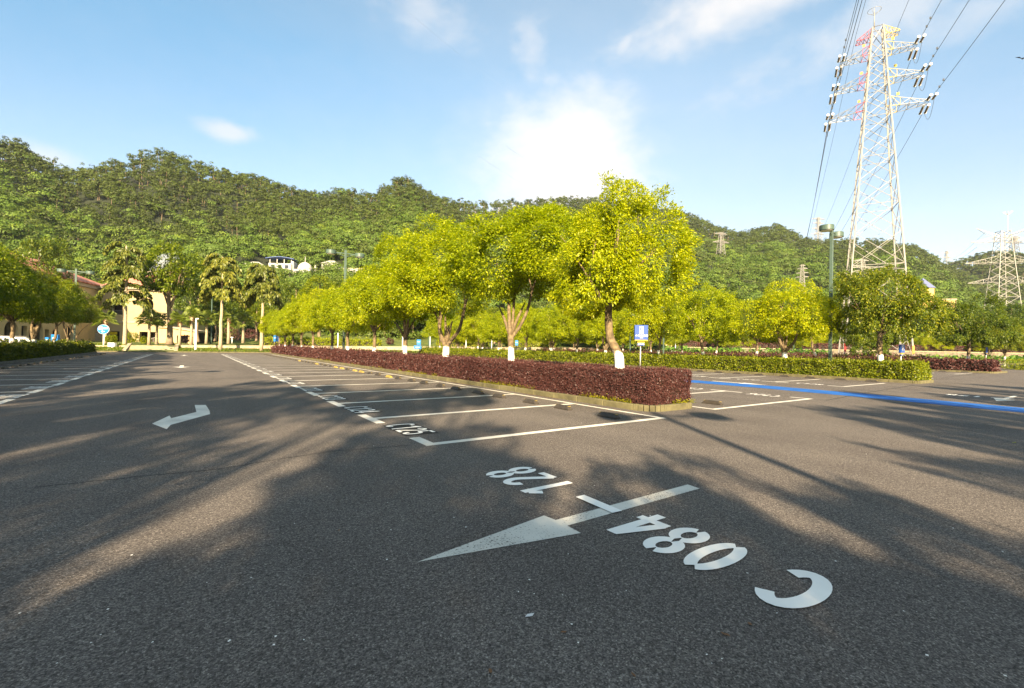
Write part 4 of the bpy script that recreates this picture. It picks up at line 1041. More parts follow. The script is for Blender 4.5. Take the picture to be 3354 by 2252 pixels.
FAR_D = 225.0
FT = at(2628, 866, FAR_D)
def cat(a, b, sag, n=28): return [a.lerp(b, i/n)-Vector((0, 0, 4*sag*(i/n)*(1-i/n))) for i in range(n+1)]
NEARDIR = (tower_mw.to_3x3() @ Vector((0, -1, 0))).normalized()
names = ['lowest', 'middle', 'upper']
for (i, s, sg, p) in WIRE_END:
    a = tower_mw @ p
    if sg < 0: b = a+NEARDIR*300+Vector((0, 0, 4)); pts = cat(a, b, 9, 40)
    else:
        loc = Vector((s*[6.7, 5.95, 5.15][i]*.42, 0, (-14.8+[0, 4.9, 9.7][i])*.42)); b = FT+Matrix.Rotation(T_YAW, 3, 'Z') @ loc; pts = cat(a, b, 5, 40)
    m = MB(); m.tube(pts, .034, 5)
    if sg < 0:
        for q in (2.6, 4.6): c = a.lerp(b, q/300); m.box(c.x-.1, c.x+.1, c.y-.1, c.y+.1, c.z-.35, c.z-.05)
    tag(m.build('power_line', M['wire']), 'cable from the %s %s arm of the white pylon running %s' % (names[i], 'left' if s < 0 else 'right', 'overhead towards the viewer' if sg < 0 else 'away to the hillside'), 'cable', 'conductors strung from the white pylon')
for s in (-1, 1):
    a = tower_mw @ Vector((s*2.9, 0, 56.9)); b = a+NEARDIR*300+Vector((0, 0, 4)); m = MB(); m.tube(cat(a, b, 7, 40), .028, 5)
    b2 = FT+Matrix.Rotation(T_YAW, 3, 'Z') @ Vector((s*1.2, 0, 0)); m.tube(cat(a, b2, 4, 40), .028, 5)
    tag(m.build('earth_wire', M['wire']), 'thin earth wire from the %s tip of the white pylon' % ('red left' if s < 0 else 'yellow right'), 'cable', 'earth wires of the white pylon')

def far_pylon(label, base, h, yaw, w0, w1, arms, horns=None, mat=None, lw=.3, rod=False, group='distant pylons'):
    mat = mat or M['galv']; t = thing('distant_pylon', label, 'power pylon', base, yaw, group)
    wf = lambda z: w0+(w1-w0)*min(1, z/(h*.8)); zz = [0]; k = 0
    while zz[-1] < h*.985: zz.append(min(h, zz[-1]+max(1.2, wf(zz[-1])*.62)))
    lattice(t, zz, wf, lw, lw*.55, [mat])
    for z, ln, dz in arms:
        for s in (-1, 1): arm(t, s, z, dz, wf(z)/2, ln, wf(z), .5, lw*.5, [mat])
    if horns:
        zb, zt, ln = horns
        for s in (-1, 1):
            m = MB()
            for q in (-1, 1): m.beam((s*w1/2*-1, q*w1/2, zb), (s*ln, 0, zt), lw*.55); m.beam((s*w1/2, q*w1/2, zb), (s*ln, 0, zt), lw*.55)
            for u in (.4, .6, .8): m.beam((s*(-w1/2+(ln+w1/2)*u), w1/2*(1-u), zb+(zt-zb)*u), (s*(w1/2+(ln-w1/2)*u), -w1/2*(1-u), zb+(zt-zb)*u), lw*.4)
            m.build('earth_wire_horn', [mat], t)
    if rod:
        m = MB(); m.tube([(w1/2, 0, h), (w1/2, 0, h+7)], .12, 6)
        for a in range(0, 360, 40): m.tube([(w1/2, 0, h+7), (w1/2+1.5*math.cos(R(a)), 1.5*math.sin(R(a)), h+8.4)], .09, 5)
        m.build('lightning_rod', [M['white_metal']], t)
    return t
B = at(3283, 990, 200); B.z -= 3
far_pylon('pale lattice pylon with V-shaped horns at the right edge', B, 34, -YAW+R(-14), 8.2, 3.3, [(11.5, 12.5, 2.6), (20.2, 13.5, 2.9), (29.5, 11.5, 2.5)], (30.5, 35.6, 9.5), rod=True, lw=.20)
B = at(3322, 830, 520); B.z -= 5
far_pylon('small dark pylon on the skyline behind the pale pylon', B, 24, -YAW, 7.5, 3, [(17, 10, 2)], (20, 24.5, 7), M['galv_dark'], .4)
B = at(2360, 845, 340); B.z -= 3
far_pylon('grey pylon halfway up the hillside right of the big tree', B, 22, -YAW+.2, 5.6, 1.5, [(14.6, 6.8, 1.6), (20.8, 5.0, 1.2)], None, M['pylon_white'], .28)
B = FT.copy(); B.z -= 22
far_pylon('pylon top just showing above the round bright tree', B, 22, T_YAW, 4, .8, [(15.8, 2.8, .6), (17.8, 2.5, .6), (19.9, 2.2, .6), (21.4, 1.2, .5)], None, M['pylon_white'], .2)
B = at(2679, 800, 545); B.z -= 4
far_pylon('faint pylon on the hill crest beside the lamp head', B, 36, -YAW+.1, 7, 2, [(16, 8.5, 1.6), (22.5, 8, 1.6), (29, 7, 1.6), (34, 8.5, 1.6)], None, M['galv'], .34)
B = at(3100, 868, 800); B.z -= 3
far_pylon('tiny pylon in the saddle of the hills, left of its neighbour', B, 28, -YAW, 7, 2, [(16, 9, 2), (24, 8, 2)], None, None, .4)
B = at(3122, 882, 760); B.z -= 3
far_pylon('tiny pylon in the saddle of the hills, nearer the pale pylon', B, 16, -YAW, 7, 4, [(13, 8, 2)], None, None, .4)
B = at(2822, 905, 264); B.z -= 4
far_pylon('pylon glimpsed through the legs of the white tower', B, 14, -YAW, 4, 1.5, [(9, 5, 1), (13, 4, 1)], None, None, .22)
for i, (p0, d0, p1, d1) in enumerate([((3200, 808), 198, (3105, 852), 760), ((3230, 757), 196, (3110, 845), 780), ((3300, 770), 199, (3500, 680), 160), ((3340, 795), 203, (3480, 760), 150)]):
    m = MB(); m.tube(cat(at(*p0, d0), at(*p1, d1), 4 if d1 > 300 else 1.5, 30), .06, 5)
    tag(m.build('power_line', M['wire']), 'thin cable at the %s pale right-hand pylon' % ['lower left arm of the', 'left horn of the', 'right horn of the', 'right upper arm of the'][i], 'cable', 'cables of the pale pylon')
for i, (p0, p1) in enumerate([((1295, 0), (1720, 330)), ((1660, 480), (1900, 600)), ((1560, 505), (1860, 665))]):
    m = MB(); m.tube(cat(at(*p0, 150), at(*p1, 260), 2, 24), .014, 4)
    tag(m.build('overhead_wire', M['galv']), 'faint overhead wire crossing the sky, %s' % ['uppermost one', 'middle one, near the tree tops', 'lowest one, above the ridge'][i], 'cable', 'faint wires in the sky')

# ================================================================== far side of the lot
mb = MB()
for i in range(130):
    x = -42+i*1.0; mb.box(x+.005, x+.995, 77.0, 77.2, -.02, .15)
tag(mb.build('far_kerb', M['kerb']), kind='structure')
# lawn rising behind the kerb
def lawn_z(x, y):
    s = min(1, max(0, (y-77.2)/6.8)); z = .13+.30*s
    if y > 84.8: z = .80+min(1, (y-84.8)/40)*(.5+3.7*min(1, max(0, (x-4)/14)))
    return z
ys = [77.2, 79, 81, 83, 84.3, 84.82, 86, 90, 95, 102, 110, 120, 132, 150]; xs = np.linspace(-60, 150, 60)
Vv = [(x, y, lawn_z(x, y)+.05*math.sin(x*.7+y)) for y in ys for x in xs]
Ff = [(j*60+i, j*60+i+1, (j+1)*60+i+1, (j+1)*60+i) for j in range(len(ys)-1) for i in range(59)]
tag(obj('lawn', fast_mesh('lawn', Vv, Ff, [M['turf']], smooth=True)), kind='structure')
rng = np.random.default_rng(8); n = 26000
x = rng.uniform(-16, 34, n); y = 77.3+rng.random(n)*7; k2 = rng.random(n) < .3; y[k2] = rng.uniform(84.9, 88, k2.sum())
z = np.array([lawn_z(a, b) for a, b in zip(x, y)]); P = np.c_[x, y, z]
keep = (lumpy(P, .9, 3) > -.35) & ~((x > -7.6) & (x < -1.6)); P = P[keep]; n = len(P)
Vv, Ff = leaf_geo(rng, P, rng.normal(size=(n, 3))*.45+np.array([0, 0, 1]), rng.normal(size=(n, 3)), rng.uniform(.15, .38, n), rng.uniform(.05, .09, n))
tag(obj('lawn_grass', fast_mesh('lawn_grass', Vv, Ff, [M['grass']])), 'tufty grass on the strip beyond the far kerb', 'grass', kind='stuff')

def wall_line(name, label, a, b, z0, z1, z1b, th, mat, cap=None, capm=None):
    a, b = Vector((a[0], a[1], 0)), Vector((b[0], b[1], 0)); d = b-a; ln = d.length; yaw = math.atan2(d.y, d.x)
    t = thing(name, label, 'wall', a, yaw); m = MB(); n = max(1, int(ln/6))
    vs = []; 
    m.add([(0,0,z0),(ln,0,z0),(ln,th,z0),(0,th,z0),(0,0,z1),(ln,0,z1b),(ln,th,z1b),(0,th,z1)], [(0,3,2,1),(4,5,6,7),(0,1,5,4),(1,2,6,5),(2,3,7,6),(3,0,4,7)])
    m.build('wall', mat, t)
    if cap:
        m = MB(); o = .05
        m.add([(-.02,-o,z1+.002),(ln+.02,-o,z1b+.002),(ln+.02,th+o,z1b+.002),(-.02,th+o,z1+.002),(-.02,-o,z1+cap),(ln+.02,-o,z1b+cap),(ln+.02,th+o,z1b+cap),(-.02,th+o,z1+cap)], [(0,3,2,1),(4,5,6,7),(0,1,5,4),(1,2,6,5),(2,3,7,6),(3,0,4,7)])
        m.build('coping', capm, t)
    return t
wall_line('stone_wall', 'long low pale stone wall behind the palms and the central trees', (-1.4, 84.45), (84, 84.45), .3, .92, 1.75, .35, M['stone_pale'], .07, M['trim'])
wall_line('stone_wall', 'short low stone wall left of the stone steps', (-13.5, 84.45), (-7.7, 84.45), .3, .72, .80, .35, M['stone_pale'])
# steps
st = thing('stone_steps', 'low flight of mossy stone steps between two stone cheeks', 'steps', (-4.6, 79.0, 0))
m = MB()
for i in range(6): m.box(-2.5, 2.5, i*.85, 6.2, -.02 if i == 0 else .14*i+.001, .14*(i+1))
m.build('treads', M['stair'], st)
for s in (-1, 1):
    m = MB(); m.add([(s*2.55,-.3,0),(s*2.95,-.3,0),(s*2.95,6.3,0),(s*2.55,6.3,0),(s*2.55,-.3,.28),(s*2.95,-.3,.28),(s*2.95,6.3,1.12),(s*2.55,6.3,1.12)], [(0,3,2,1),(4,5,6,7),(0,1,5,4),(1,2,6,5),(2,3,7,6),(3,0,4,7)]); m.build('cheek_wall', M['stone_pale'], st)
# right retaining wall, hedge on top, pale wall behind
a = anywhere(2215, 1150, 99); b = anywhere(3600, 1170, 94)
wall_line('retaining_wall', 'mossy dark retaining wall with pale coping at right', a, b, -.1, 2.15, 2.15, .5, M['stone_dark'], .16, M['stair'])
a3 = Vector((*a, 0)); b3 = Vector((*b, 0)); d3 = (b3-a3).normalized(); n3 = Vector((-d3.y, d3.x, 0)); ln = (b3-a3).length
terr = MB(); q = [a3+n3*.5, b3+n3*.5, b3+n3*70, a3+n3*70]; terr.add([(p.x, p.y, 2.1) for p in q]+[(p.x, p.y, -.3) for p in q], [(0,1,2,3),(0,4,5,1),(1,5,6,2),(2,6,7,3),(3,7,4,0)])
tag(terr.build('upper_terrace', M['turf']), kind='structure')
h = hedge('purple_hedge', 'distant dark purple hedge on top of the retaining wall', 0, ln, .75, 2.2, 0, 1.35, M['purple'], lk=0, lmin=.21, cover=1.5, seed=31)
h.location = a3+n3*1.4+Vector((0, 0, 2.1)) + d3*(ln/2); h.rotation_euler.z = math.atan2(d3.y, d3.x)
wall_line('pale_wall', 'pale plastered wall seen between trunks behind the retaining wall hedge', anywhere(2180, 1150, 122), anywhere(3000, 1150, 122), 2.0, 3.8, 3.8, .3, M['cream_pale'])
sheet('access_road', 64, 150, -30, 76, .006, M['asphalt'])
mb = MB()
for i in range(40): mb.box(60+i*3.0+.01, 62.99+i*3.0, 17.9, 18.1, -.02, .15)
island(84.0, 88.5, 20, 72, .5, M['kerb'], 7)
hedge('purple_hedge', 'far low purple hedge on the fourth island behind the third', 84.3, 88.2, 20.3, 71.6, .13, 1.1, M['purple'], lk=0, lmin=.2, seed=33)

# broad-leaved plants in front of the retaining wall
rng = np.random.default_rng(15)
def taro(label, c, w, dpt, hgt, n, yaw):
    t = thing('taro_bed', label, 'plants', c, yaw)
    P = np.c_[rng.uniform(-w/2, w/2, n), rng.uniform(-dpt/2, dpt/2, n), hgt*(.45+.55*rng.random(n))]
    A = rng.normal(size=(n, 3))*.8+np.array([0, -.3, -.35]); Nn = rng.normal(size=(n, 3))*.35+np.array([0, -.35, 1])
    s = rng.uniform(.35, .75, n); Vv, Ff = leaf_geo(rng, P, A, Nn, s, s*.8, .1)
    obj('leaves', fast_mesh('taro_leaves', Vv, Ff, [M['taro']]), t)
    m = MB()
    for p in P[::3]: m.tube([(p[0]*.97, p[1], 0), (p[0], p[1], p[2])], .02, 4)
    m.build('stalks', M['taro'], t)
    tag(t, kind='stuff')
for i, (px, D, w) in enumerate([(2230, 90, 7.5), (2370, 91, 7.5), (2520, 90, 8), (2650, 90, 7), (3050, 88, 9), (3190, 88, 9), (3320, 89, 7)]):
    v = at(px, 1150, D); taro('big-leaved green plants by the retaining wall, %s clump from the left' % ORD[i+1], (v.x, v.y, .15), w, 2.5, 1.9 if px < 2700 else 1.2, 420, -YAW)
def leafy(name, label, c, r, hz, n, leaf, mat, seed, cat='shrub', group=None, lobes=9):
    t = thing(name, label, cat, c, seed*.7, group)
    m = MB(); m.tube([(0, 0, -.1), (0, 0, hz*.6)], [.05*r+.02, .02], 6); m.build('stem', M['bark'], t)
    obj('foliage', crown_mesh(name+'_leaves', seed, r, r, hz*.62, n, leaf, mat, lobes, droop=.25, wr=.5, zmin=-.55), t, (0, 0, hz*.40)); return t
v = at(2845, 1165, 72); leafy('tall_shrub', 'big dark glossy shrub under the white pylon', (v.x, v.y, 0), 2.7, 4.0, 6500, .30, M['broad'], 61)
v = at(3345, 1195, 52); leafy('round_shrub', 'clipped green shrub at the right edge', (v.x, v.y, 0), 1.5, 1.25, 4500, .12, M['green_hedge'], 62)
for i, (px, py, D, r) in enumerate([(361, 1122, 72, .75), (430, 1122, 73, 1.0), (476, 1124, 74, .7), (735, 1118, 78, .8)]):
    v = at(px, py, D); leafy('round_shrub', ['small clipped round bush by the dark doorway', 'larger clipped round bush beside the palm trunk', 'low round bush in front of the garage opening', 'dark round bush between the fan palms'][i], (v.x, v.y, v.z-.1), r, r*1.7, 2600, .14, M['green_hedge'], 63+i, group='clipped bushes by the cream building')
for i, (px, py, D, r) in enumerate([(608, 1120, 80, 1.0), (755, 1108, 82, 1.5), (822, 1106, 84, 1.3), (1178, 1132, 92, .55), (1277, 1124, 94, .75), (1216, 1128, 93, .6)]):
    v = at(px, py, D); leafy('purple_shrub', 'purple-leaved shrub on the lawn, %s from the left' % ORD[i+1], (v.x, v.y, v.z-.2), r, r*1.5, 1500, .16, M['purple'], 73+i, group='purple shrubs on the far lawn')
hedge('yellow_hedge', 'bright yellow-green hedge behind the low stone wall near the small blue box', 9.5, 29.5, 86, 88.6, .9, 2.35, M['yellow_hedge'], lk=0, lmin=.22, seed=41)
hedge('yellow_hedge', 'second bright yellow hedge farther right behind the stone wall', 44, 56, 90, 92.5, 1.2, 2.9, M['yellow_hedge'], lk=0, lmin=.24, seed=42)
hedge('yellow_hedge', 'third bright yellow hedge behind the trunks of the central trees', 62, 76, 90, 92.5, 1.2, 2.9, M['yellow_hedge'], lk=0, lmin=.24, seed=43)

# ------------------------------------------------------------------ palms
def fishtail(label, c, h, zlow, spread, seed):
    rg = random.Random(seed); rng = np.random.default_rng(seed); t = thing('fishtail_palm', label, 'palm', c, 0, 'fishtail palms by the steps')
    m = MB(); nn = 10
    m.tube([(rg.uniform(-.05, .05)*i/3, 0, h*.93*i/nn) for i in range(nn+1)], [.27-.018*i for i in range(nn+1)], 10); m.build('trunk', M['bark_pale'], t, smooth=True)
    P, A, Ll = [], [], []; mr = MB()
    levels = 18
    for i in range(levels):
        u = i/(levels-1); z = zlow+2.6+(h*.93-zlow-2.6)*u; az = i*2.4+rg.uniform(-.3, .3); ln = spread*(.98-.30*u)*rg.uniform(.85, 1.1)
        d = Vector((math.cos(az), math.sin(az), 0)); up = .9+.3*u
        cur = []
        for q in range(11):
            s = q/10; cur.append(Vector((0, 0, z))+d*ln*s*(1-.1*s)+Vector((0, 0, ln*(up*.9*s-up*1.25*s*s))))
        mr.tube(cur, [.05-.004*q for q in range(11)], 5)
        side = Vector((-d.y, d.x, 0))
        for q in range(3, 11):
            for sg in (-1, 1):
                bl = ln*.34*(1-.04*abs(q-6))*rg.uniform(.7, 1.15)
                for w in range(11):
                    f = (w+.6)/11; p = cur[q]+side*sg*bl*f+d*bl*.3*f+Vector((0, 0, -bl*.35*f*f+.05))
                    for e in range(2):
                        P.append(p+Vector((rg.uniform(-.12, .12), rg.uniform(-.12, .12), rg.uniform(-.1, .1)))); A.append(side*sg*.35+d*.25+Vector((rg.uniform(-.4, .4), rg.uniform(-.4, .4), -1))); Ll.append(rg.uniform(.32, .68))
    P = np.array(P); A = np.array(A); Ll = np.array(Ll); Vv, Ff = leaf_geo(rng, P, A, rng.normal(size=P.shape), Ll, Ll*.42)
    mr.build('frond_stalks', M['palm'], t)
    obj('fronds', fast_mesh('fishtail_fronds', Vv, Ff, [M['palm']]), t); return t
for i, (px, D, top, low, sp) in enumerate([(408, 66, 778, 1030, 3.3), (722, 68, 815, 1005, 3.2), (856, 69, 848, 1012, 3.2)]):
    v = at(px, 1146, D); zt = at(px, top, D).z; zl = at(px, low, D).z
    fishtail(['tall shaggy palm right of the round blue sign', 'shaggy tall palm beside the classic green lantern', 'shaggy tall palm behind the first small trees of the row'][i], (v.x, v.y, max(.1, v.z-.1)), zt-v.z, zl-v.z-1.0, sp, 90+i)
def fanpalm(label, c, h, seed):
    rg = random.Random(seed); rng = np.random.default_rng(seed); t = thing('fan_palm', label, 'palm', c, seed, 'fan palms by the cream building')
    m = MB(); m.tube([(0, 0, 0), (0, 0, h*.3), (.03, 0, h*.72), (.03, 0, h*.8)], [.26, .19, .17, .2], 9); m.build('trunk', M['bark_pale'], t, smooth=True)
    m = MB()
    for i in range(46):
        a = rg.random()*6.28; z = h*(.62+.2*rg.random()); m.tube([(.14*math.cos(a), .14*math.sin(a), z), (.34*math.cos(a), .34*math.sin(a), z+rg.uniform(-.25, .2))], [.05, .02], 4)
    m.build('leaf_base_collar', M['dead'], t)
    V = []; F = []; ms = MB()
    for i in range(30):
        az = i*2.4+rg.uniform(-.3, .3); el = -.55+1.9*((i*7) % 30)/30; ln = rg.uniform(.7, 1.1); d = Vector((math.cos(az)*math.cos(el), math.sin(az)*math.cos(el), math.sin(el)))
        b = Vector((.03, 0, h*.8)); c2 = b+d*ln; ms.tube([b, b+d*ln*.5+Vector((0, 0, .08)), c2], .022, 4)
        sd = d.cross(Vector((0, 0, 1))).normalized(); upv = sd.cross(d)
        N_ = 22; R_ = rg.uniform(.85, 1.15)
        for j in range(N_):
            a0 = -1.9+3.8*j/N_; a1 = a0+3.8/N_*.8
            e0 = d*math.cos(a0)+sd*math.sin(a0); em = d*math.cos((a0+a1)/2)+sd*math.sin((a0+a1)/2); e1 = d*math.cos(a1)+sd*math.sin(a1)
            dr = Vector((0, 0, -.28*R_*rg.uniform(.6, 1.5))); o = len(V)
            V += [c2, c2+e0*R_*.6+upv*.03, c2+em*R_*rg.uniform(.9, 1.05)+dr, c2+e1*R_*.6-upv*.05]; F.append((o, o+1, o+2, o+3))
    ms.build('leaf_stalks', M['fan'], t)
    obj('fan_leaves', fast_mesh('fan_leaves', np.array([tuple(v) for v in V]), F, [M['fan']]), t); return t
for i, (px, by, cy, D) in enumerate([(345, 1122, 1040, 72), (488, 1126, 1042, 70), (513, 1124, 1045, 73), (588, 1126, 1045, 71), (626, 1126, 1036, 70), (676, 1122, 1042, 73), (748, 1122, 1035, 72), (796, 1120, 1050, 73)]):
    v = at(px, by, D); fanpalm('fan palm with a shaggy brown collar, %s from the left' % ORD[i+1], (v.x, v.y, v.z-.15), (at(px, cy, D).z-v.z)/.8, 110+i)

# ------------------------------------------------------------------ big broadleaf trees behind
BT = {}
for i in range(4):
    BT[i] = crown_mesh('broad_crown_%s' % 'abcd'[i], 130+i, 1.0, 1.0, 1.15, 11000, .085, M['broad'] if i != 1 else M['camphor_mid'], 16, droop=.35, core=.58, lobe_r=(.28, .48))
btr = trunk_mesh('broad_trunk', [([(0,0,0),(.02,0,.25),(0,.02,.6),(.02,0,1.0)], .035, .012), ([(0,0,.4),(.1,.05,.6),(.17,.08,.78)], .014, .006), ([(0,0,.45),(-.1,-.05,.66),(-.17,-.06,.82)], .014, .006), ([(0,0,.5),(.03,-.1,.7),(.03,-.16,.85)], .012, .006)], 9, M['bark'], 2, .12, 7)
def bigtree(label, px, D, base, top, hw, k, group='broadleaf trees on the lower slope'):
    v = at(px, base, D); zt = at(px, top, D).z; r = hw/FPX*D; hgt = zt-v.z
    t = thing('broadleaf_tree', label, 'tree', (v.x, v.y, max(0, v.z-.3)), k*1.7, group)
    a = obj('trunk', btr, t); a.scale = (hgt*.8, hgt*.8, hgt*.8)
    cz = hgt*.62; c = obj('crown', BT[k % 4], t, (0, 0, cz)); c.scale = (r, r, hgt*.36)
BIG = [(556, 73, 1122, 785, 100, 1), (20, 74, 1110, 860, 80, 0), (130, 82, 1110, 772, 75, 2), (232, 92, 1110, 905, 26, 3), (648, 88, 1115, 905, 60, 2), (705, 92, 1112, 960, 55, 0), (780, 96, 1110, 930, 60, 3), (840, 90, 1112, 985, 50, 1),
       (905, 108, 1112, 895, 62, 0), (965, 104, 1112, 920, 55, 3), (1045, 101, 1115, 895, 75, 1), (1110, 108, 1115, 905, 60, 2), (1190, 112, 1115, 950, 62, 0), (1260, 112, 1118, 960, 60, 1), (1350, 116, 1120, 985, 65, 3), (1440, 112, 1120, 1000, 60, 1), (1530, 115, 1122, 985, 65, 0), (1620, 112, 1122, 1000, 62, 1), (1710, 116, 1125, 985, 65, 3), (1800, 112, 1125, 1000, 62, 2),
       (1890, 116, 1128, 975, 66, 1), (1990, 118, 1128, 990, 66, 0), (2090, 120, 1130, 985, 66, 1), (2190, 122, 1130, 960, 66, 3), (2290, 122, 1130, 945, 62, 2), (2390, 124, 1132, 940, 62, 0), (2500, 126, 1135, 965, 66, 1), (2610, 126, 1135, 975, 62, 3), (2720, 128, 1138, 960, 62, 2), (2830, 128, 1140, 975, 62, 1), (2940, 130, 1140, 985, 60, 0), (3020, 128, 1142, 1000, 50, 3), (3130, 132, 1145, 1000, 60, 2), (3220, 134, 1148, 1005, 60, 0), (3310, 132, 1150, 990, 62, 2), (3400, 132, 1150, 980, 62, 1)]
for i, b in enumerate(BIG):
    lab = {0: 'tall spreading yellow-green tree in front of the cream building', 1: 'dark tree at the far left edge behind the parked cars', 2: 'tall dark tree rising above the left island trees', 3: 'loose tree in front of the red tiled roof'}.get(i, 'background tree at the hill foot, %s' % (ORD[i-3]+' along from the fan palms' if i < 20 else ORD[len(BIG)-i]+' from the right end'))
    bigtree(lab, *b)

# ================================================================== buildings
def cam_pt(Xc, D, z=0): v = CR*Xc+CF*D; return Vector((v.x, v.y, z))
ROTX = Matrix.Rotation(R(90), 4, 'X')
def archpoly(c, w, z0, zs, n=12):
    return [(c-w/2, z0), (c+w/2, z0)]+[(c+w/2*math.cos(math.pi*i/n), zs+w/2*math.sin(math.pi*i/n)) for i in range(n+1)]
def rectpoly(x0, x1, z0, z1): return [(x0, z0), (x1, z0), (x1, z1), (x0, z1)]

cb = thing('cream_building', 'cream building with red tiled roofs, arched openings and a grey dome', 'building', cam_pt(-88.1, 98), 0)
A0 = cam_pt(-88.1, 98); dw = (CR*4.3-CF*13.2).normalized(); yw = math.atan2(dw.y, dw.x)
W = Matrix.Rotation(yw, 4, 'Z')             # local x along the facade towards the viewer, local y = outward is -y? (facade faces +y side)
# left wing: x from 0 to 46, facade plane y = 0, building body on the -y... side away from the lot
ny = Vector((-dw.y, dw.x, 0)); sgn = 1 if ny.dot(CR) > 0 else -1      # outward normal towards the lot
S = Matrix.Scale(-1, 4, (0, 1, 0)) if sgn < 0 else Matrix.Identity(4)
arches = [archpoly(20.6, 3.6, .3, 2.8), archpoly(15.4, 1.7, .3, 2.6), archpoly(11.2, 2.4, .3, 3.0), archpoly(26.5, 3.0, .3, 2.8), archpoly(33, 3.0, .3, 2.8), rectpoly(22.9, 24.2, 1.0, 3.6), rectpoly(17.2, 18.3, 1.0, 3.2),
          rectpoly(5, 6.4, 7, 9.4), rectpoly(11, 12.4, 7, 9.4), rectpoly(17, 18.4, 7, 9.4), rectpoly(23, 24.4, 7, 9.4), rectpoly(29, 30.4, 7, 9.4)]
def wing(o_mw, flip, outer, holes, th, mat, name='wall'):
    o = plate(name, outer, holes, th, mat, cb); o.matrix_local = o_mw; return o
wing(W, 1, rectpoly(0, 46, -.5, 12.0), arches, .5, M['cream'])
m = MB(); yo = -1 if True else 1
inn = 1 if sgn < 0 else -1
# body behind the facade plate (interior side)
def wb(x0, x1, ya, yb, z0, z1, mi=0): return (x0, x1, min(ya, yb), max(ya, yb), z0, z1, mi)
ys_ = -sgn                                   # inward local y direction
m.box(*wb(.3, 45.7, ys_*1.6, ys_*14, -.5, 11.9)); m.build('rear_wall', M['dark_in'], cb, mw=W)
m = MB(); m.box(*wb(0.003, .45, ys_*.3, ys_*14, -.5, 12.0)); m.build('end_wall', M['cream'], cb, mw=W)
m = MB(); m.box(*wb(45.5, 45.99, ys_*.3, ys_*14, -.5, 12.0)); m.build('end_wall', M['cream'], cb, mw=W)
m = MB(); m.box(*wb(-.8, 46.8, -ys_*.9, ys_*15, 12.05, 12.7)); m.build('eaves', M['trim'], cb, mw=W, bevel=.03)
m = MB(); e = [(-1.2, -ys_*1.3), (47.2, -ys_*1.3), (47.2, ys_*15.4), (-1.2, ys_*15.4)]; rz_ = 16.9
m.add([(x, y, 12.72) for x, y in e]+[(6.5, ys_*7, rz_), (39.5, ys_*7, rz_)]+[(x, y, 12.95) for x, y in e], [(6, 7, 5, 4) and (6, 7, 5, 4)][0:0] or [(6, 7, 5, 4), (7, 8, 5), (8, 9, 4, 5), (9, 6, 4), (0, 1, 7, 6), (1, 2, 8, 7), (2, 3, 9, 8), (3, 0, 6, 9), (0, 3, 2, 1)])
m.build('roof', M['tile'], cb, mw=W)
# string course
m = MB(); m.box(*wb(0, 46, -ys_*.12, -ys_*.0, 5.6, 5.95)); m.build('string_course', M['trim'], cb, mw=W)
# central block
B0 = cam_pt((332-1677)/FPX*96.5, 96.5); db = (CR+CF*.06).normalized(); yb = math.atan2(db.y, db.x); Wb = Matrix.Translation(B0-A0) @ Matrix.Rotation(yb, 4, 'Z')
hol = [archpoly(3.0, 2.2, 6.9, 9.3), rectpoly(1.7, 3.6, .0, 3.4), rectpoly(7.6, 11.0, -.2, 3.4), archpoly(9.2, 2.2, 6.9, 9.3)]
o = plate('front_wall', rectpoly(0, 14, -.5, 12.3), hol, .6, M['cream_pale'], cb); o.matrix_local = Wb
m = MB(); m.box(.3, 13.7, 2.6, 12, -.5, 12.2); m.build('interior', M['dark_in'], cb, mw=Wb)
for q in (.002, 13.5): m = MB(); m.box(q, q+.498, .35, 12, -.5, 12.3); m.build('end_wall', M['cream_pale'], cb, mw=Wb)
m = MB(); m.box(-.7, 14.7, -.8, 12.6, 12.32, 12.85); m.box(-.35, 14.35, -.35, 12.4, 12.0, 12.31); m.build('cornice', M['trim'], cb, mw=Wb, bevel=.03)
m = MB(); e = [(-.6, -.7), (14.6, -.7), (14.6, 12.5), (-.6, 12.5)]
m.add([(x, y, 12.87) for x, y in e]+[(4.5, 6, 16.2), (9.5, 6, 16.2)], [(0, 1, 5, 4), (1, 2, 5), (2, 3, 4, 5), (3, 0, 4), (3, 2, 1, 0)]); m.build('roof', M['tile'], cb, mw=Wb)
m = MB(); m.box(-.1, 14.1, -.15, -.002, 5.2, 5.6); m.build('string_course', M['trim'], cb, mw=Wb)
for c in (3.0, 9.2):
    m = MB(); m.box(c-1.15, c+1.15, -.05, .02, 7.75, 7.83)
    for i in range(9): m.box(c-1.05+i*.26, c-1.01+i*.26, -.04, .0, 6.95, 7.75)
    m.build('balcony_railing', M['galv_dark'], cb, mw=Wb)
m = MB(); m.box(1.75, 3.2, -.12, -.02, 2.7, 3.25); m.build('yellow_banner', M['sign_yellow'], cb, mw=Wb)
m = MB(); m.box(4.3, 4.75, -.06, -.002, 1.2, 2.4); m.build('notice_board', M['galv_dark'], cb, mw=Wb)
m = MB(); m.box(-1.5, 1.3, -.5, -.05, -.5, 3.0); m.build('stone_pier', M['stone_pale'], cb, mw=Wb)
# handrail in the garage opening
m = MB()
m.beam((7.7, .5, 1.4), (10.9, .5, 2.4), .07); m.beam((7.7, .5, .4), (10.9, .5, 1.4), .07)
for i in range(9): m.beam((7.8+i*.38, .5, .4+i*.12), (7.8+i*.38, .5, 1.4+i*.12), .04)
m.build('stair_railing', M['galv'], cb, mw=Wb)
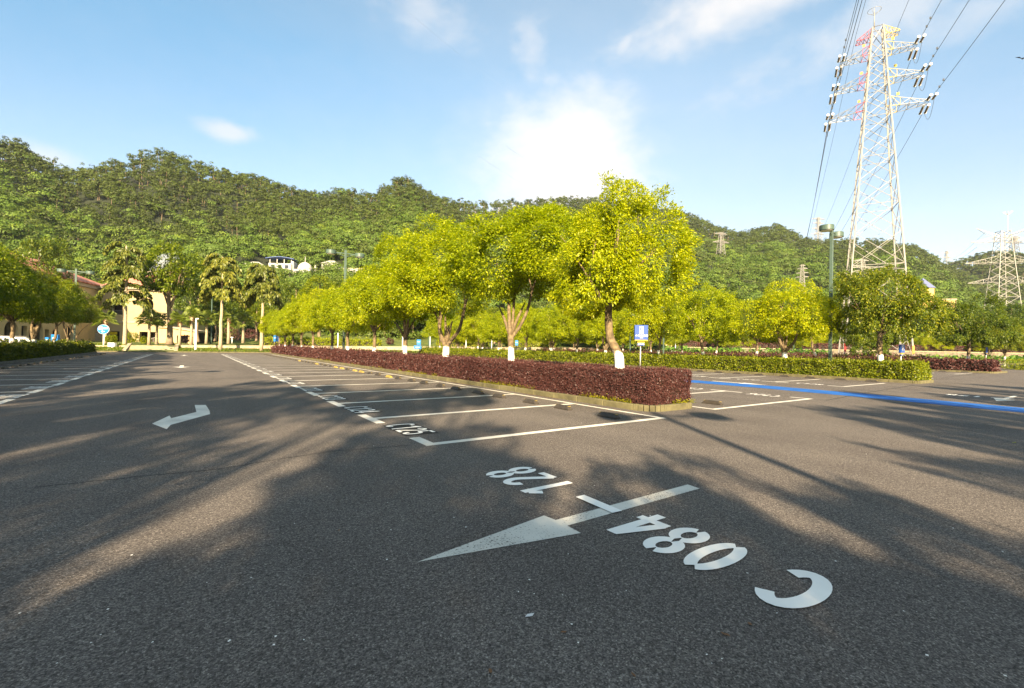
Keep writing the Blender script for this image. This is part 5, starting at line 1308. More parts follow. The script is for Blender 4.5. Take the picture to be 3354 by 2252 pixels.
# low portico right of the block
B1 = cam_pt((520-1677)/FPX*90, 90); Wp = Matrix.Translation(B1-A0) @ Matrix.Rotation(yb+.1, 4, 'Z')
o = plate('portico_wall', [(0, -.5), (6.6, -.5), (6.6, 3.4), (2.2, 4.1), (0, 4.1)], [rectpoly(3.2, 5.2, -.2, 2.7)], .5, M['cream'], cb); o.matrix_local = Wp
m = MB(); m.box(.1, 6.5, 1.5, 5, -.5, 3.3); m.build('portico_interior', M['dark_in'], cb, mw=Wp)
m = MB(); m.add([(-.2,-.4,4.12),(2.2,-.4,4.12),(6.9,-.4,3.42),(6.9,5,3.42),(2.2,5,4.12),(-.2,5,4.12),(-.2,-.4,4.4),(2.2,-.4,4.4),(6.9,-.4,3.65),(6.9,5,3.65),(2.2,5,4.4),(-.2,5,4.4)], [(0,1,7,6),(1,2,8,7),(2,3,9,8),(3,4,10,9),(4,5,11,10),(5,0,6,11),(6,7,10,11),(7,8,9,10),(1,0,5,4),(2,1,4,3)]); m.build('portico_roof', M['trim'], cb, mw=Wp)
# dome behind
Dm = at(556, 905, 118); Wd = Matrix.Translation(Vector((Dm.x, Dm.y, 0))-A0)
m = MB(); m.lathe([(4.3, 0), (4.3, 18.5), (4.6, 18.6), (4.6, 19.0)], 10); m.build('dome_drum', M['trim'], cb, mw=Wd)
m = MB(); m.lathe([(4.5, 19.02), (4.2, 20.6), (3.3, 22.2), (2.0, 23.4), (.6, 24.0), (.1, 24.1), (.08, 27)], 10); m.build('dome', M['dome'], cb, mw=Wd)

# white villas on the hillside
def villa(label, px, py, D, parts_fn, yaw=0.1):
    v = at(px, py, D); t = thing('hillside_villa', label, 'house', v, -YAW+yaw, 'white houses on the hillside'); parts_fn(t); return t
def win(t, x0, x1, y, z0, z1):
    m = MB(); m.box(x0, x1, y-.06, y, z0, z1); m.build('window', M['glass'], t)
def v1(t):
    m = MB(); m.box(-4, 4.5, 0, 6, -6, 1.7); m.box(4.52, 5.2, -.2, 6, -6, 2.6); m.build('wall', M['villa'], t)
    for x in (-3, -.5, 2): win(t, x, x+1.3, -.002, -.2, 1.1)
    for x in (-3.6, -1, 1.6, 4.2): m = MB(); m.box(x-.12, x+.12, .3, .54, 1.71, 3.3); m.build('terrace_post', M['villa'], t)
    m = MB(); n = 10
    for i in range(n):
        x0 = -5+10.4*i/n; x1 = -5+10.4*(i+1)/n; f = lambda x: 3.3+.7*math.sin(math.pi*(x+5)/10.4)
        m.add([(x0,-.6,f(x0)),(x1,-.6,f(x1)),(x1,5,f(x1)),(x0,5,f(x0)),(x0,-.6,f(x0)+.2),(x1,-.6,f(x1)+.2),(x1,5,f(x1)+.2),(x0,5,f(x0)+.2)], [(0,3,2,1),(4,5,6,7),(0,1,5,4),(2,3,7,6),(1,2,6,5),(3,0,4,7)])
    m.build('canopy_roof', M['blue_roof'], t)
def v2(t):
    m = MB(); m.box(-3.2, 3.2, 0, 6.4, -6, 0); m.box(-4.8, -4.2, .5, 1.1, -6, 2.2); m.box(4.3, 4.8, .5, 1.0, -6, 1.8); m.build('wall', M['villa'], t)
    m = MB(); m.lathe([(2.7, .003), (2.65, .9), (2.2, 2.0), (1.3, 2.8), (.3, 3.2), (.12, 3.3), (.06, 5.4)], 18, (0, 3, 0)); m.build('dome', M['villa'], t, smooth=True)
    for x in (-2.2, .9): win(t, x, x+1.2, -.002, -2.2, -.8)
def v3(t):
    m = MB(); m.box(-3, 3, 0, 5, -6, 1.2); m.build('wall', M['villa'], t)
    m = MB(); m.add([(-3.4,-.4,1.21),(3.4,-.4,1.21),(3.4,5.4,1.21),(-3.4,5.4,1.21),(-1,2.5,2.7),(1,2.5,2.7)], [(0,1,5,4),(1,2,5),(2,3,4,5),(3,0,4),(3,2,1,0)]); m.build('roof', M['villa'], t)
    for x in (-2, .6): win(t, x, x+1.1, -.002, -.8, .6)
def v4(t):
    m = MB(); m.box(-3.4, 2.4, 0, 5, -7, .9); m.box(2.402, 8, .8, 5, -7, -1.2); m.build('wall', M['villa'], t)
    m = MB(); m.box(-3.6, 2.6, -.2, 5.2, .902, 1.15); m.build('roof', M['trim'], t)
    for x in (-2.6, -.2): win(t, x, x+1.2, -.002, -1.2, .2)
    m = MB(); m.box(3, 7.6, .74, .79, -3.2, -2.0); m.build('window', M['glass'], t)
def v5(t):
    m = MB(); m.box(-3, 3, 0, 4, -5, .2); m.build('wall', M['villa'], t)
    m = MB(); m.box(-3.3, 3.3, -.4, 4.2, .202, .5); m.build('roof', M['blue_roof'], t)
    win(t, -2, 2, -.002, -1.4, -.3)
villa('white villa with a curved blue canopy roof on the hillside', 915, 876, 175, v1)
villa('white domed pavilion with a thin spire on the hillside', 990, 881, 174, v2)
villa('small white house with a hipped roof right of the domed pavilion', 1080, 872, 177, v3)
villa('low hillside house with a blue band roof beside the lamp post', 1108, 877, 178, v5)
villa('white flat-roofed hillside house above the row of trees', 1168, 888, 172, v4)
villa('low white house at the left end of the hillside group', 832, 876, 176, v3, .3)

# yellow building at right
yb_ = at(3088, 1040, 150); yb_.z = 0
t = thing('yellow_building', 'warm yellow building with slate-blue roofs behind the dark tree at right', 'building', yb_, -YAW-.25)
m = MB(); m.box(-2.2, 3.6, 0, 9, 0, 19.6); m.build('main_wall', M['orange_wall'], t)
m = MB(); m.box(-2.35, 3.75, -.15, 9.1, 19.61, 19.9); m.build('parapet', M['trim'], t)
m = MB(); m.box(-5.6, -2.21, .4, 6, 0, 23.6); m.build('stair_tower', M['orange_wall'], t)
m = MB(); m.add([(-6,0,23.61),(-1.9,0,23.61),(-1.9,6.4,23.61),(-6,6.4,23.61),(-3.9,3.2,27.3)], [(0,1,4),(1,2,4),(2,3,4),(3,0,4),(3,2,1,0)]); m.build('tower_roof', M['slate'], t)
g = [(-5.2, 0), (-.6, 0), (-.6, 15.0), (-2.9, 18.2), (-5.2, 15.0)]
o = plate('gable_wall', g, [rectpoly(-4.4, -3.5, 11.5, 13.4), rectpoly(-2.4, -1.5, 11.5, 13.4), rectpoly(-4.4, -3.5, 7, 9), rectpoly(-2.4, -1.5, 7, 9)], .3, M['villa'], t); o.location = (0, -2.0, 0)
m = MB(); m.add([(-5.5,-2.4,14.8),(-2.9,-2.4,18.45),(-.3,-2.4,14.8),(-.3,.35,14.8),(-2.9,.35,18.45),(-5.5,.35,14.8),(-5.5,-2.4,14.55),(-2.9,-2.4,18.2),(-.3,-2.4,14.55),(-.3,.35,14.55),(-2.9,.35,18.2),(-5.5,.35,14.55)], [(0,1,4,5),(1,2,3,4),(6,11,10,7),(7,10,9,8),(0,6,7,1),(1,7,8,2),(5,4,10,11),(4,3,9,10),(0,5,11,6),(2,8,9,3)]); m.build('gable_roof', M['slate'], t)
m = MB(); m.box(-5.1, -.7, -1.6, -.1, 0, 14.5); m.build('gable_interior', M['glass'], t)
for x, z in ((.3, 12), (2.0, 12), (.3, 8), (2.0, 8), (.3, 16), (2.0, 16)):
    m = MB(); m.box(x, x+.8, -.05, -.002, z, z+1.5); f = m.build('window', M['glass'], t)
for x in (-.35, 3.4):
    m = MB(); m.tube([(x, -.12, 0), (x, -.12, 19.5)], .08, 6); m.build('downpipe', M['galv_dark'], t)

# ================================================================== small things on the far side
v = at(640, 1150, 66); t = thing('camera_pole', 'plain white pole with a small camera near the steps', 'pole', (v.x, v.y, .12))
m = MB(); m.tube([(0, 0, 0), (0, 0, .5), (0, 0, .52), (0, 0, 4.6)], [.15, .15, .11, .09], 12); m.build('post', M['white_metal'], t, smooth=True)
m = MB(); m.box(-.06, .3, -.07, .07, 4.62, 4.76); m.build('camera', M['white_metal'], t, bevel=.01)

v = at(339, 1148, 64); t = thing('exit_sign', 'round blue direction sign with a white left arrow on a white post', 'sign', (v.x, v.y, .12), -YAW)
m = MB(); m.tube([(0, 0, 0), (0, 0, 2.6)], .09, 10); m.build('post', M['white_metal'], t, smooth=True)
zc = at(339, 1078, 64).z-.12
def disc(rx, rz, n=36): return [(rx*math.cos(2*math.pi*i/n), rz*math.sin(2*math.pi*i/n)) for i in range(n)]
rim = plate('rim', disc(.83, .66), [], .05, M['sign_white'], t); rim.location = (0, -.11, zc)
fc = plate('face', disc(.79, .62), [], .03, M['light_blue'], t); fc.location = (0, -.142, zc)
o = obj('lettering', text_mesh('lettering_exit', '出口', .34, M['sign_white'], .004, .004), fc); o.matrix_local = Matrix.Translation((.34, -.02, .14)) @ ROTX
m = MB(); m.box(-.60, -.06, -.028, -.017, -.06, .36); m.build('pictogram', M['sign_white'], fc)
m = MB(); m.box(-.54, -.12, -.034, -.029, .08, .26); m.build('pictogram_window', M['light_blue'], fc)
m = MB(); m.add([(-.28,-.02,-.30),(-.05,-.02,-.16),(-.05,-.02,-.25),(.24,-.02,-.25),(.24,-.02,-.35),(-.05,-.02,-.35),(-.05,-.02,-.44)], [(0,1,2,5,6),(2,3,4,5)]); m.build('arrow', M['sign_white'], fc)
v = at(350, 1142, 63.6); t = thing('utility_box', 'white utility box beside the post of the round sign', 'box', (v.x+.55, v.y, .15), -YAW)
m = MB(); m.box(-.45, .45, -.2, .2, 0, .95); m.build('cabinet', M['white_metal'], t, bevel=.02); m = MB(); m.box(-.47, .47, -.22, .22, .952, 1.0); m.build('lid', M['white_metal'], t)

v = at(691, 1123, 74); t = thing('classic_lantern', 'classic green lamp post with two small lanterns among the fan palms', 'street lamp', (v.x, v.y, v.z-.2), -YAW)
m = MB(); m.tube([(0,0,0),(0,0,.9),(0,0,1.1),(0,0,1.15),(0,0,8.6)], [.19,.19,.13,.10,.07], 12); m.lathe([(.16, 1.0), (.2, 1.08), (.16, 1.16)], 12); m.build('post', M['lamp_green'], t, smooth=True)
for sx, z in ((-.55, 8.0), (.6, 2.9+1.9)):
    m = MB(); m.beam((0, 0, z+.35), (sx, 0, z+.35), .05); m.build('bracket', M['lamp_green'], t)
    m = MB(); m.lathe([(.08, .3), (.12, .2), (.34, .02), (.36, -.04), (.1, -.05)], 14, (sx, 0, z)); m.build('lantern', M['lamp_green'], t)
v = at(760, 1120, 72); t = thing('bollard_light', 'short white bollard light in the grass among the palms', 'lamp', (v.x, v.y, v.z-.2))
m = MB(); m.tube([(0,0,0),(0,0,.7)], .06, 8); m.lathe([(.06,.7),(.22,.95),(.22,1.0),(0.02,1.02)], 12); m.build('post', M['white_metal'], t, smooth=True)
def blue_box(name, label, px, py, D, w, h, dp=.35):
    v = at(px, py, D); t = thing(name, label, 'box', (v.x, v.y, max(.1, v.z-.05)), -YAW)
    m = MB(); m.box(-w/2, w/2, -dp/2, dp/2, .25, h); m.build('cabinet', M['light_blue'], t, bevel=.02)
    m = MB(); m.box(-w*.3, w*.3, -dp/2-.012, -dp/2-.002, h*.62, h*.70); m.build('white_panel', M['sign_white'], t)
    for q in (-.34, .34): m = MB(); m.box(w*q-.04, w*q+.04, -.05, .05, 0, .25); m.build('leg', M['galv_dark'], t)
blue_box('blue_kiosk', 'larger light blue box behind the left hedge end', 181, 1128, 66, .95, 1.5)
blue_box('blue_kiosk', 'narrow light blue box left of the lamp post at the left hedge end', 156, 1128, 66, .5, 1.1)
blue_box('blue_bin', 'small blue box in front of the bright yellow hedge', 905, 1122, 74, .75, 1.25)
blue_box('blue_bin', 'blue box on the lawn behind the V-forked tree', 1372, 1132, 92, .8, 1.3)
blue_box('blue_bin', 'small blue box seen left of the V-forked tree', 1368, 1146, 75, 1.2, .8)
blue_box('blue_bin', 'blue bin behind the multi-limbed tree', 1692, 1134, 95, .6, 1.3)
for i, (px, D) in enumerate([(1408, 88), (1526, 90), (1610, 92), (1106, 76), (1318, 72), (2212, 90), (2602, 104)]):
    v = at(px, 1150, D); t = thing('white_post', 'thin white post behind the trees, %s' % ['right of the V-forked tree', 'between the V-forked and multi-limbed trees', 'left of the multi-limbed tree', 'beside the green twin-drum lamp', 'just left of the three-limbed tree', 'right of the leaning tree', 'near the round bright tree'][i], 'pole', (v.x, v.y, .05))
    m = MB(); m.tube([(0,0,0),(0,0,3.2)], .07, 8); m.lathe([(.09, 3.2), (.09, 3.3), (.02, 3.34)], 8); m.build('post', M['white_metal'], t, smooth=True)

# ------------------------------------------------------------------ parked cars
def car(label, x, y, yaw, suv=True):
    t = thing('parked_car', label, 'car', (x, y, 0), yaw, 'white cars parked at left')
    Ln, Wd, H = (4.6, 1.82, 1.68) if suv else (4.6, 1.78, 1.46)
    def loft(prof, w_of, mat, name, parent, bev=.05):
        m = MB(); n = len(prof)
        vs = [(px, -w_of(pz), pz) for px, pz in prof]+[(px, w_of(pz), pz) for px, pz in prof]
        fs = [tuple(range(n)), tuple(range(2*n-1, n-1, -1))]+[(i, n+i, n+(i+1) % n, (i+1) % n) for i in range(n)]
        m.add(vs, fs); return m.build(name, mat, parent, bevel=bev)
    if suv:
        body = [(-2.25,.28),(2.2,.28),(2.3,.5),(2.28,.85),(1.2,1.02),(-2.2,1.08),(-2.32,.9),(-2.3,.5)]
        cab = [(1.15,.99),(.35,1.56),(-.2,1.66),(-1.7,1.62),(-2.05,1.45),(-2.26,1.02)]
        wins = [[(.75,1.06),(.38,1.46),(-.28,1.52),(-.28,1.08)],[(-.40,1.08),(-.40,1.52),(-1.28,1.50),(-1.34,1.10)],[(-1.46,1.12),(-1.40,1.46),(-1.72,1.42),(-1.92,1.22)]]
    else:
        body = [(-2.25,.25),(2.2,.25),(2.3,.45),(2.25,.7),(1.15,.90),(-1.75,.98),(-2.28,.93),(-2.3,.5)]
        cab = [(1.1,.88),(.2,1.40),(-.35,1.45),(-1.0,1.40),(-1.95,.97)]
        wins = [[(.72,.93),(.2,1.32),(-.35,1.37),(-.35,.95)],[(-.45,.95),(-.45,1.37),(-.95,1.33),(-1.45,1.0)]]
    b = loft(body, lambda z: Wd/2*(1-.10*max(0, z-.85)), M['car_paint'], 'body', t, .07)
    g = loft(cab, lambda z: Wd/2*(1-.26*max(0, z-.85)), M['car_paint'], 'cabin', t, .06)
    for s in (-1, 1):
        for wv in wins:
            m = MB(); m.add([(px, s*(Wd/2*(1-.26*max(0, pz-.85))+.008), pz) for px, pz in wv], [tuple(range(len(wv)))]); m.build('side_window', M['glass'], t)
        m = MB(); m.box(-2.36, -2.12, s*.62-.24, s*.62+.24, .86 if suv else .74, 1.06 if suv else .90); m.build('tail_lamp', M['tail'], t, bevel=.02)
        for xx in (-1.4, 1.4):
            m = MB(); pts = [(xx, s*Wd/2-.2*s, .33), (xx, s*(Wd/2+.01), .33)]; m.tube(pts, .33, 20); w_ = m.build('wheel', M['tyre'], t)
            m = MB(); m.tube([(xx, s*(Wd/2+.011), .33), (xx, s*(Wd/2+.025), .33)], .22, 16); m.build('rim', M['rim'], w_)
    rw = [(-1.80, 1.54), (-2.02, 1.40), (-2.20, 1.12)] if suv else [(-1.05, 1.36), (-1.85, 1.01)]
    m = MB(); k = len(rw); ww = lambda z: Wd/2*(1-.26*max(0, z-.85))-.12
    off = .075
    m.add([(px-off, -ww(pz), pz+off*.5) for px, pz in rw]+[(px-off, ww(pz), pz+off*.5) for px, pz in rw], [(i, i+1, k+i+1, k+i) for i in range(k-1)]); m.build('rear_window', M['glass'], t)
    m = MB(); m.box(-2.37, -2.30, -.26, .26, .62, .74); m.build('number_plate', M['light_blue'], t)
    if suv:
        for s in (-1, 1):
            m = MB(); m.tube([(.1, s*.62, 1.66), (0, s*.62, 1.73), (-1.5, s*.62, 1.71), (-1.6, s*.62, 1.64)], .022, 6); m.build('roof_rail', M['galv_dark'], t)
car('white sedan nearest the left edge, partly cut off by the frame', -15.6, 50.6, math.pi, False)
car('white estate-like SUV with red tail lamps behind the left hedge', -15.6, 55.3, math.pi, True)
car('white car between two trunks, third from the left edge', -15.0, 58.6, math.pi, False)
car('white car with a dark rear window beside the thin trunk', -14.6, 62.0, math.pi, True)

v = at(3349, 192, 38); t = tag(None or (lambda m: m.build('bird', M['tyre']))(MB().tube([(-.16,0,0),(-.08,0,.01),(.05,0,.02),(.14,0,.03),(.19,0,.03)], [.01,.05,.06,.04,.012], 8).add([(-.02,.04,.03),(.08,.05,.03),(.10,.28,.12),(.02,.52,.06),(-.06,.26,.10)], [(0,1,2,3,4)]).add([(-.02,-.04,.03),(.08,-.05,.03),(.10,-.28,.12),(.02,-.52,.06),(-.06,-.26,.10)], [(4,3,2,1,0)]).add([(-.14,.0,.01),(-.30,.05,.01),(-.30,-.05,.01)], [(0,1,2)])), 'dark bird in flight at the right edge of the sky', 'bird')
t.location = v; t.rotation_euler = (R(25), R(-10), R(20))

# ================================================================== hills and forest
def azel(px, py):
    d = _f + (px-PW/2)/FPX*_r - (py-PH/2)/FPX*_u
    return math.atan2(d[0], d[1]), d[2]/math.hypot(d[0], d[1])
RIDGE = [(-1400,520),(-700,430),(-400,455),(-200,468),(0,475),(60,485),(120,520),(215,572),(300,562),(430,535),(470,520),(545,507),(620,535),(700,565),(850,592),(980,640),(1050,645),(1130,632),(1220,650),(1290,605),(1335,592),(1380,620),(1430,660),(1550,675),(1700,670),(1850,655),(2000,665),(2150,690),(2250,705),(2330,745),(2420,770),(2550,745),(2640,790),(2750,795),(2900,795),(3000,822),(3060,855),(3110,890),(3200,950),(3400,1060),(3900,1150)]
RT = np.array([azel(*p) for p in RIDGE])
RD = np.array([(azel(px, 1126)[0], r, r0) for px, r, r0 in [(-1400,330,170),(-300,330,168),(600,345,168),(800,350,125),(1100,350,118),(1335,335,118),(1500,420,122),(2000,540,132),(2400,620,140),(3000,650,160),(3400,650,200),(3900,650,250)]])
FAR = [(2700,1150),(2850,1000),(2950,950),(3020,905),(3070,885),(3110,866),(3140,852),(3190,838),(3250,822),(3354,830),(3500,850),(3800,900),(4200,960)]
FT_ = np.array([azel(*p) for p in FAR])
def vnoise(x, y, k, seed):
    P = np.stack([x, y, np.zeros_like(x)], -1).reshape(-1, 3); return lumpy(P, k, seed).reshape(x.shape)
def h_main(az, r):
    tan = np.interp(az, RT[:, 0], RT[:, 1]); Rr = np.interp(az, RD[:, 0], RD[:, 1]); r0 = np.interp(az, RD[:, 0], RD[:, 2])
    H = np.maximum(0, Rr*tan+CAM_H-6.0); t = np.clip((r-r0)/(Rr-r0), 0, 1.0); o = np.clip((r-Rr)/200, 0, 1)
    x, y = r*np.sin(az), r*np.cos(az)
    n = vnoise(x, y, .045, 3)*5.0+vnoise(x, y, .11, 4)*2.0
    return -1.0+H*t**1.08*(1-.65*o)+n*np.clip(t*4, 0, 1)*(1-t)*1.4+1.2*np.clip(t*8, 0, 1), t
def h_far(az, r):
    tan = np.interp(az, FT_[:, 0], FT_[:, 1]); H = np.maximum(0, 760*tan-6); t = np.clip((r-480)/280, 0, 1); o = np.clip((r-760)/300, 0, 1)
    x, y = r*np.sin(az), r*np.cos(az)
    return -2+H*t**1.1*(1-.5*o)+vnoise(x, y, .03, 8)*4*np.clip(t*4, 0, 1)*(1-t), t
def hill(name, hf, a0, a1, r0, r1, na, nr):
    az = np.linspace(a0, a1, na); r = np.linspace(r0, r1, nr); A, Q = np.meshgrid(az, r); Z = hf(A, Q)[0]
    V = np.stack([Q*np.sin(A), Q*np.cos(A), Z], -1).reshape(-1, 3)
    F = [(j*na+i, (j+1)*na+i, (j+1)*na+i+1, j*na+i+1) for j in range(nr-1) for i in range(na-1)]
    return tag(obj(name, fast_mesh(name, V, np.array(F), [M['forest_floor']], smooth=True)), kind='structure')
aL, aR = azel(-1300, 1126)[0], azel(3850, 1126)[0]
hill('hill', h_main, aL, aR, 105, 900, 300, 70)
hill('far_hill', h_far, azel(2750, 1126)[0], azel(4150, 1126)[0], 470, 1100, 90, 30)

def forest(name, label, hf, a0, a1, ra, rb, N_, seed, avoid=(), far=False):
    rng = np.random.default_rng(seed)
    az = rng.uniform(a0, a1, N_*4); rr = np.sqrt(rng.uniform(ra*ra, rb*rb, N_*4))
    if not far:
        Rr = np.interp(az, RD[:, 0], RD[:, 1]); r0 = np.interp(az, RD[:, 0], RD[:, 2]); ok = (rr > r0-4) & (rr < Rr+22)
    else: ok = np.ones(len(az), bool)
    for (av, rv, wa, b0, b1) in avoid: ok &= ~((np.abs(az-av) < wa) & (rr > rv-b0) & (rr < rv+b1))
    # thin out so that spacing follows distance (finer where the hill is near)
    dens = np.clip((260/np.maximum(rr, 150))**0.9, .25, 1.6)/1.6*.85
    ok &= rng.random(len(az)) < dens
    az, rr = az[ok][:N_], rr[ok][:N_]; n = len(az); z, t = hf(az, rr)
    x, y = rr*np.sin(az), rr*np.cos(az)
    pn = vnoise(x, y, .028, seed+1); p2 = vnoise(x, y, .09, seed+2)
    pine = (t+.22*pn+.12*p2+rng.normal(size=n)*.10) > .60
    tone = np.where(pine, .22+.13*p2+rng.normal(size=n)*.09, .62+.16*pn+.12*p2+rng.normal(size=n)*.15)
    bright = (rng.random(n) < .12) & ~pine; tone[bright] += .25
    tone = np.clip(tone, .03, .97)
    sc = np.clip(rr/260, .75, 2.0)**.55
    rad = np.where(pine, rng.uniform(2.3, 3.7, n), rng.uniform(3.4, 5.8, n))*sc
    hgt = np.where(pine, rng.uniform(6.5, 11, n), rng.uniform(5.5, 9.5, n))*sc**.5
    K = np.where(pine, 230, 320); idx = np.repeat(np.arange(n), K); m = len(idx)
    # clumps on 6 lobes per tree
    lob = rng.integers(0, 6, m); la = rng.uniform(0, 6.28, (n, 6)); lr = rng.uniform(.25, .75, (n, 6)); lz = rng.uniform(-.35, .75, (n, 6))
    cx_ = np.cos(la[idx, lob])*lr[idx, lob]; cy_ = np.sin(la[idx, lob])*lr[idx, lob]; cz_ = lz[idx, lob]
    d = norm(rng.normal(size=(m, 3))); d[:, 2] = np.abs(d[:, 2])*.9+d[:, 2]*.1; q = rng.uniform(.75, 1.05, m)[:, None]*d
    lsz = np.where(pine[idx], .36, .48)
    ph = hgt[idx]; pr = rad[idx]
    cen = np.where(pine[idx], .72, .55)*ph; rz = np.where(pine[idx], .38, .50)*ph
    P = np.c_[x[idx]+(cx_+q[:, 0]*lsz)*pr, y[idx]+(cy_+q[:, 1]*lsz)*pr, z[idx]+cen+(cz_*.8+q[:, 2]*lsz)*rz]
    O = norm(d+np.c_[cx_, cy_, cz_*.5+.2]*.7)
    S = (np.where(pine[idx], .39, .49)*sc[idx])*rng.uniform(.6, 1.35, m)
    A = norm(np.cross(O, rng.normal(size=(m, 3)))); 
    V, F = leaf_geo(rng, P-A*S[:, None]*.7, A, O+rng.normal(size=(m, 3))*.16, S*1.3, S*.95, .05)
    tn = np.clip(tone[idx]+rng.normal(size=m)*.04, 0, 1)
    # bare pine trunks
    ip = np.where(pine & (rng.random(n) < np.where(t > .93, .8, .12)))[0]; b = np.c_[x[ip], y[ip], z[ip]-1]; tp = b+np.c_[rng.normal(size=len(ip))*.4, rng.normal(size=len(ip))*.4, hgt[ip]*.85+1]
    side = np.c_[np.cos(az[ip]), -np.sin(az[ip]), np.zeros(len(ip))]*(.16*sc[ip])[:, None]
    fw = np.c_[np.sin(az[ip]), np.cos(az[ip]), np.zeros(len(ip))]*(.16*sc[ip])[:, None]
    TVs = []
    for s_ in (side, fw): TVs.append(np.stack([b-s_, b+s_, tp+s_*.5, tp-s_*.5], 1).reshape(-1, 3))
    TV = np.concatenate(TVs); TF = np.arange(len(TV)).reshape(-1, 4)
    V2 = np.concatenate([V, TV]); F2 = np.concatenate([F, TF+len(V)])
    me = fast_mesh(name, V2, F2, [M['forest'], M['bark']], np.r_[np.zeros(len(F)), np.ones(len(TF))])
    at_ = me.attributes.new('tone', 'FLOAT', 'FACE'); at_.data.foreach_set('value', np.r_[tn, np.zeros(len(TF))].astype(np.float32))
    return tag(obj(name, me), label, 'forest', kind='stuff')
VA = []
for px, D in ((915, 175), (990, 174), (1080, 177), (1108, 178), (1168, 172), (832, 176), (945, 175), (1040, 175), (1200, 175)):
    a, _ = azel(px, 880); v = at(px, 880, D); VA.append((a, math.hypot(v.x, v.y), .018, 6, 8))
for px, D in ((2360, 340), (2628, 225), (3100, 800)):
    a, _ = azel(px, 845); v = at(px, 845, D); VA.append((a, math.hypot(v.x, v.y), .012, 10, 6))
split = azel(1500, 1126)[0]
forest('hillside_forest', 'dense mixed forest covering the left and middle hills, pines along the crest', h_main, azel(-420, 1126)[0], split, 110, 445, 4600, 201, VA)
forest('hillside_forest', 'dense forest on the long right-hand hill behind the pylons', h_main, split, azel(3480, 1126)[0], 120, 680, 5200, 202, VA)
forest('hillside_forest', 'hazy forest on the farthest hill at the right edge', h_far, azel(2980, 1126)[0], azel(3560, 1126)[0], 500, 790, 1700, 203, VA, True)

# ================================================================== sky, sun, air, camera
SUN_DIR = Vector((.534, .845, 0)).normalized()          # horizontal direction the light travels
EL = R(25.0)
ldir = Vector((SUN_DIR.x*math.cos(EL), SUN_DIR.y*math.cos(EL), -math.sin(EL)))
sd = bpy.data.lights.new('sun', 'SUN'); sd.energy = 5.0; sd.angle = R(0.6); sd.color = (1.0, 0.79, 0.52)
so = bpy.data.objects.new('sun', sd); COL.objects.link(so); so.rotation_euler = ldir.to_track_quat('-Z', 'Y').to_euler(); so.location = (-40, -60, 60)

w = bpy.data.worlds.new('World'); SC.world = w; w.use_nodes = True
nt = w.node_tree; nt.nodes.clear()
out = nt.nodes.new('ShaderNodeOutputWorld'); bg = nt.nodes.new('ShaderNodeBackground'); L(nt, bg.outputs[0], out.inputs[0])
sky = nt.nodes.new('ShaderNodeTexSky'); sky.sky_type = 'NISHITA'; sky.sun_disc = False
sky.sun_elevation = EL; sky.sun_rotation = math.atan2(-SUN_DIR.x, -SUN_DIR.y)
sky.air_density = 1.0; sky.dust_density = 0.6; sky.ozone_density = 1.6; sky.altitude = 200
SKY_STR = 0.063
bg.inputs[1].default_value = SKY_STR
tc = nt.nodes.new('ShaderNodeTexCoord')
# clouds: soft patches of noise around fixed directions of the sky
nz = N(nt, 'ShaderNodeTexNoise'); nz.inputs['Scale'].default_value = 7.0; nz.inputs['Detail'].default_value = 9; nz.inputs['Roughness'].default_value = .58; nz.inputs['Distortion'].default_value = .35
mp = N(nt, 'ShaderNodeMapping'); mp.inputs['Scale'].default_value = (1, 1, 1.7); L(nt, tc.outputs['Generated'], mp.inputs[0]); L(nt, mp.outputs[0], nz.inputs['Vector'])
nz2 = N(nt, 'ShaderNodeTexNoise'); nz2.inputs['Scale'].default_value = 24.0; nz2.inputs['Detail'].default_value = 8; L(nt, mp.outputs[0], nz2.inputs['Vector'])
def math_(op, a, b=None, c=None):
    n = N(nt, 'ShaderNodeMath', operation=op)
    for i, v in enumerate((a, b, c)):
        if v is None: continue
        if hasattr(v, 'node'): L(nt, v, n.inputs[i])
        else: n.inputs[i].default_value = v
    return n.outputs[0]
def skydir(px, py):
    d = _f + (px-PW/2)/FPX*_r - (py-PH/2)/FPX*_u; return Vector(d).normalized()
def dotn(v):
    n = N(nt, 'ShaderNodeVectorMath', operation='DOT_PRODUCT'); L(nt, tc.outputs['Generated'], n.inputs[0]); n.inputs[1].default_value = v; return n.outputs['Value']
total = None
def blob(px, py, wx, wy, amp, noise, soft=1.0, rot=0.0):
    """elliptic patch of sky, half-widths in radians"""
    c = skydir(px, py); r_ = c.cross(Vector((0, 0, 1))).normalized(); u_ = r_.cross(c)
    rr_ = r_*math.cos(rot)+u_*math.sin(rot); uu_ = u_*math.cos(rot)-r_*math.sin(rot)
    a = math_('DIVIDE', dotn(rr_), wx); b = math_('DIVIDE', dotn(uu_), wy)
    d2 = math_('ADD', math_('MULTIPLY', a, a), math_('MULTIPLY', b, b)); d = math_('SQRT', d2)
    fr = math_('GREATER_THAN', dotn(c), 0.2)
    f = math_('SUBTRACT', 1.0, d)
    if noise: f = math_('ADD', f, math_('MULTIPLY', math_('SUBTRACT', math_('ADD', math_('MULTIPLY', nz.outputs[0], .7), math_('MULTIPLY', nz2.outputs[0], .3)), .5), noise))
    m = N(nt, 'ShaderNodeMapRange', interpolation_type='SMOOTHSTEP'); L(nt, f, m.inputs[0]); m.inputs[1].default_value = 0; m.inputs[2].default_value = soft; m.inputs[3].default_value = 0; m.inputs[4].default_value = amp
    return math_('MULTIPLY', m.outputs[0], fr)
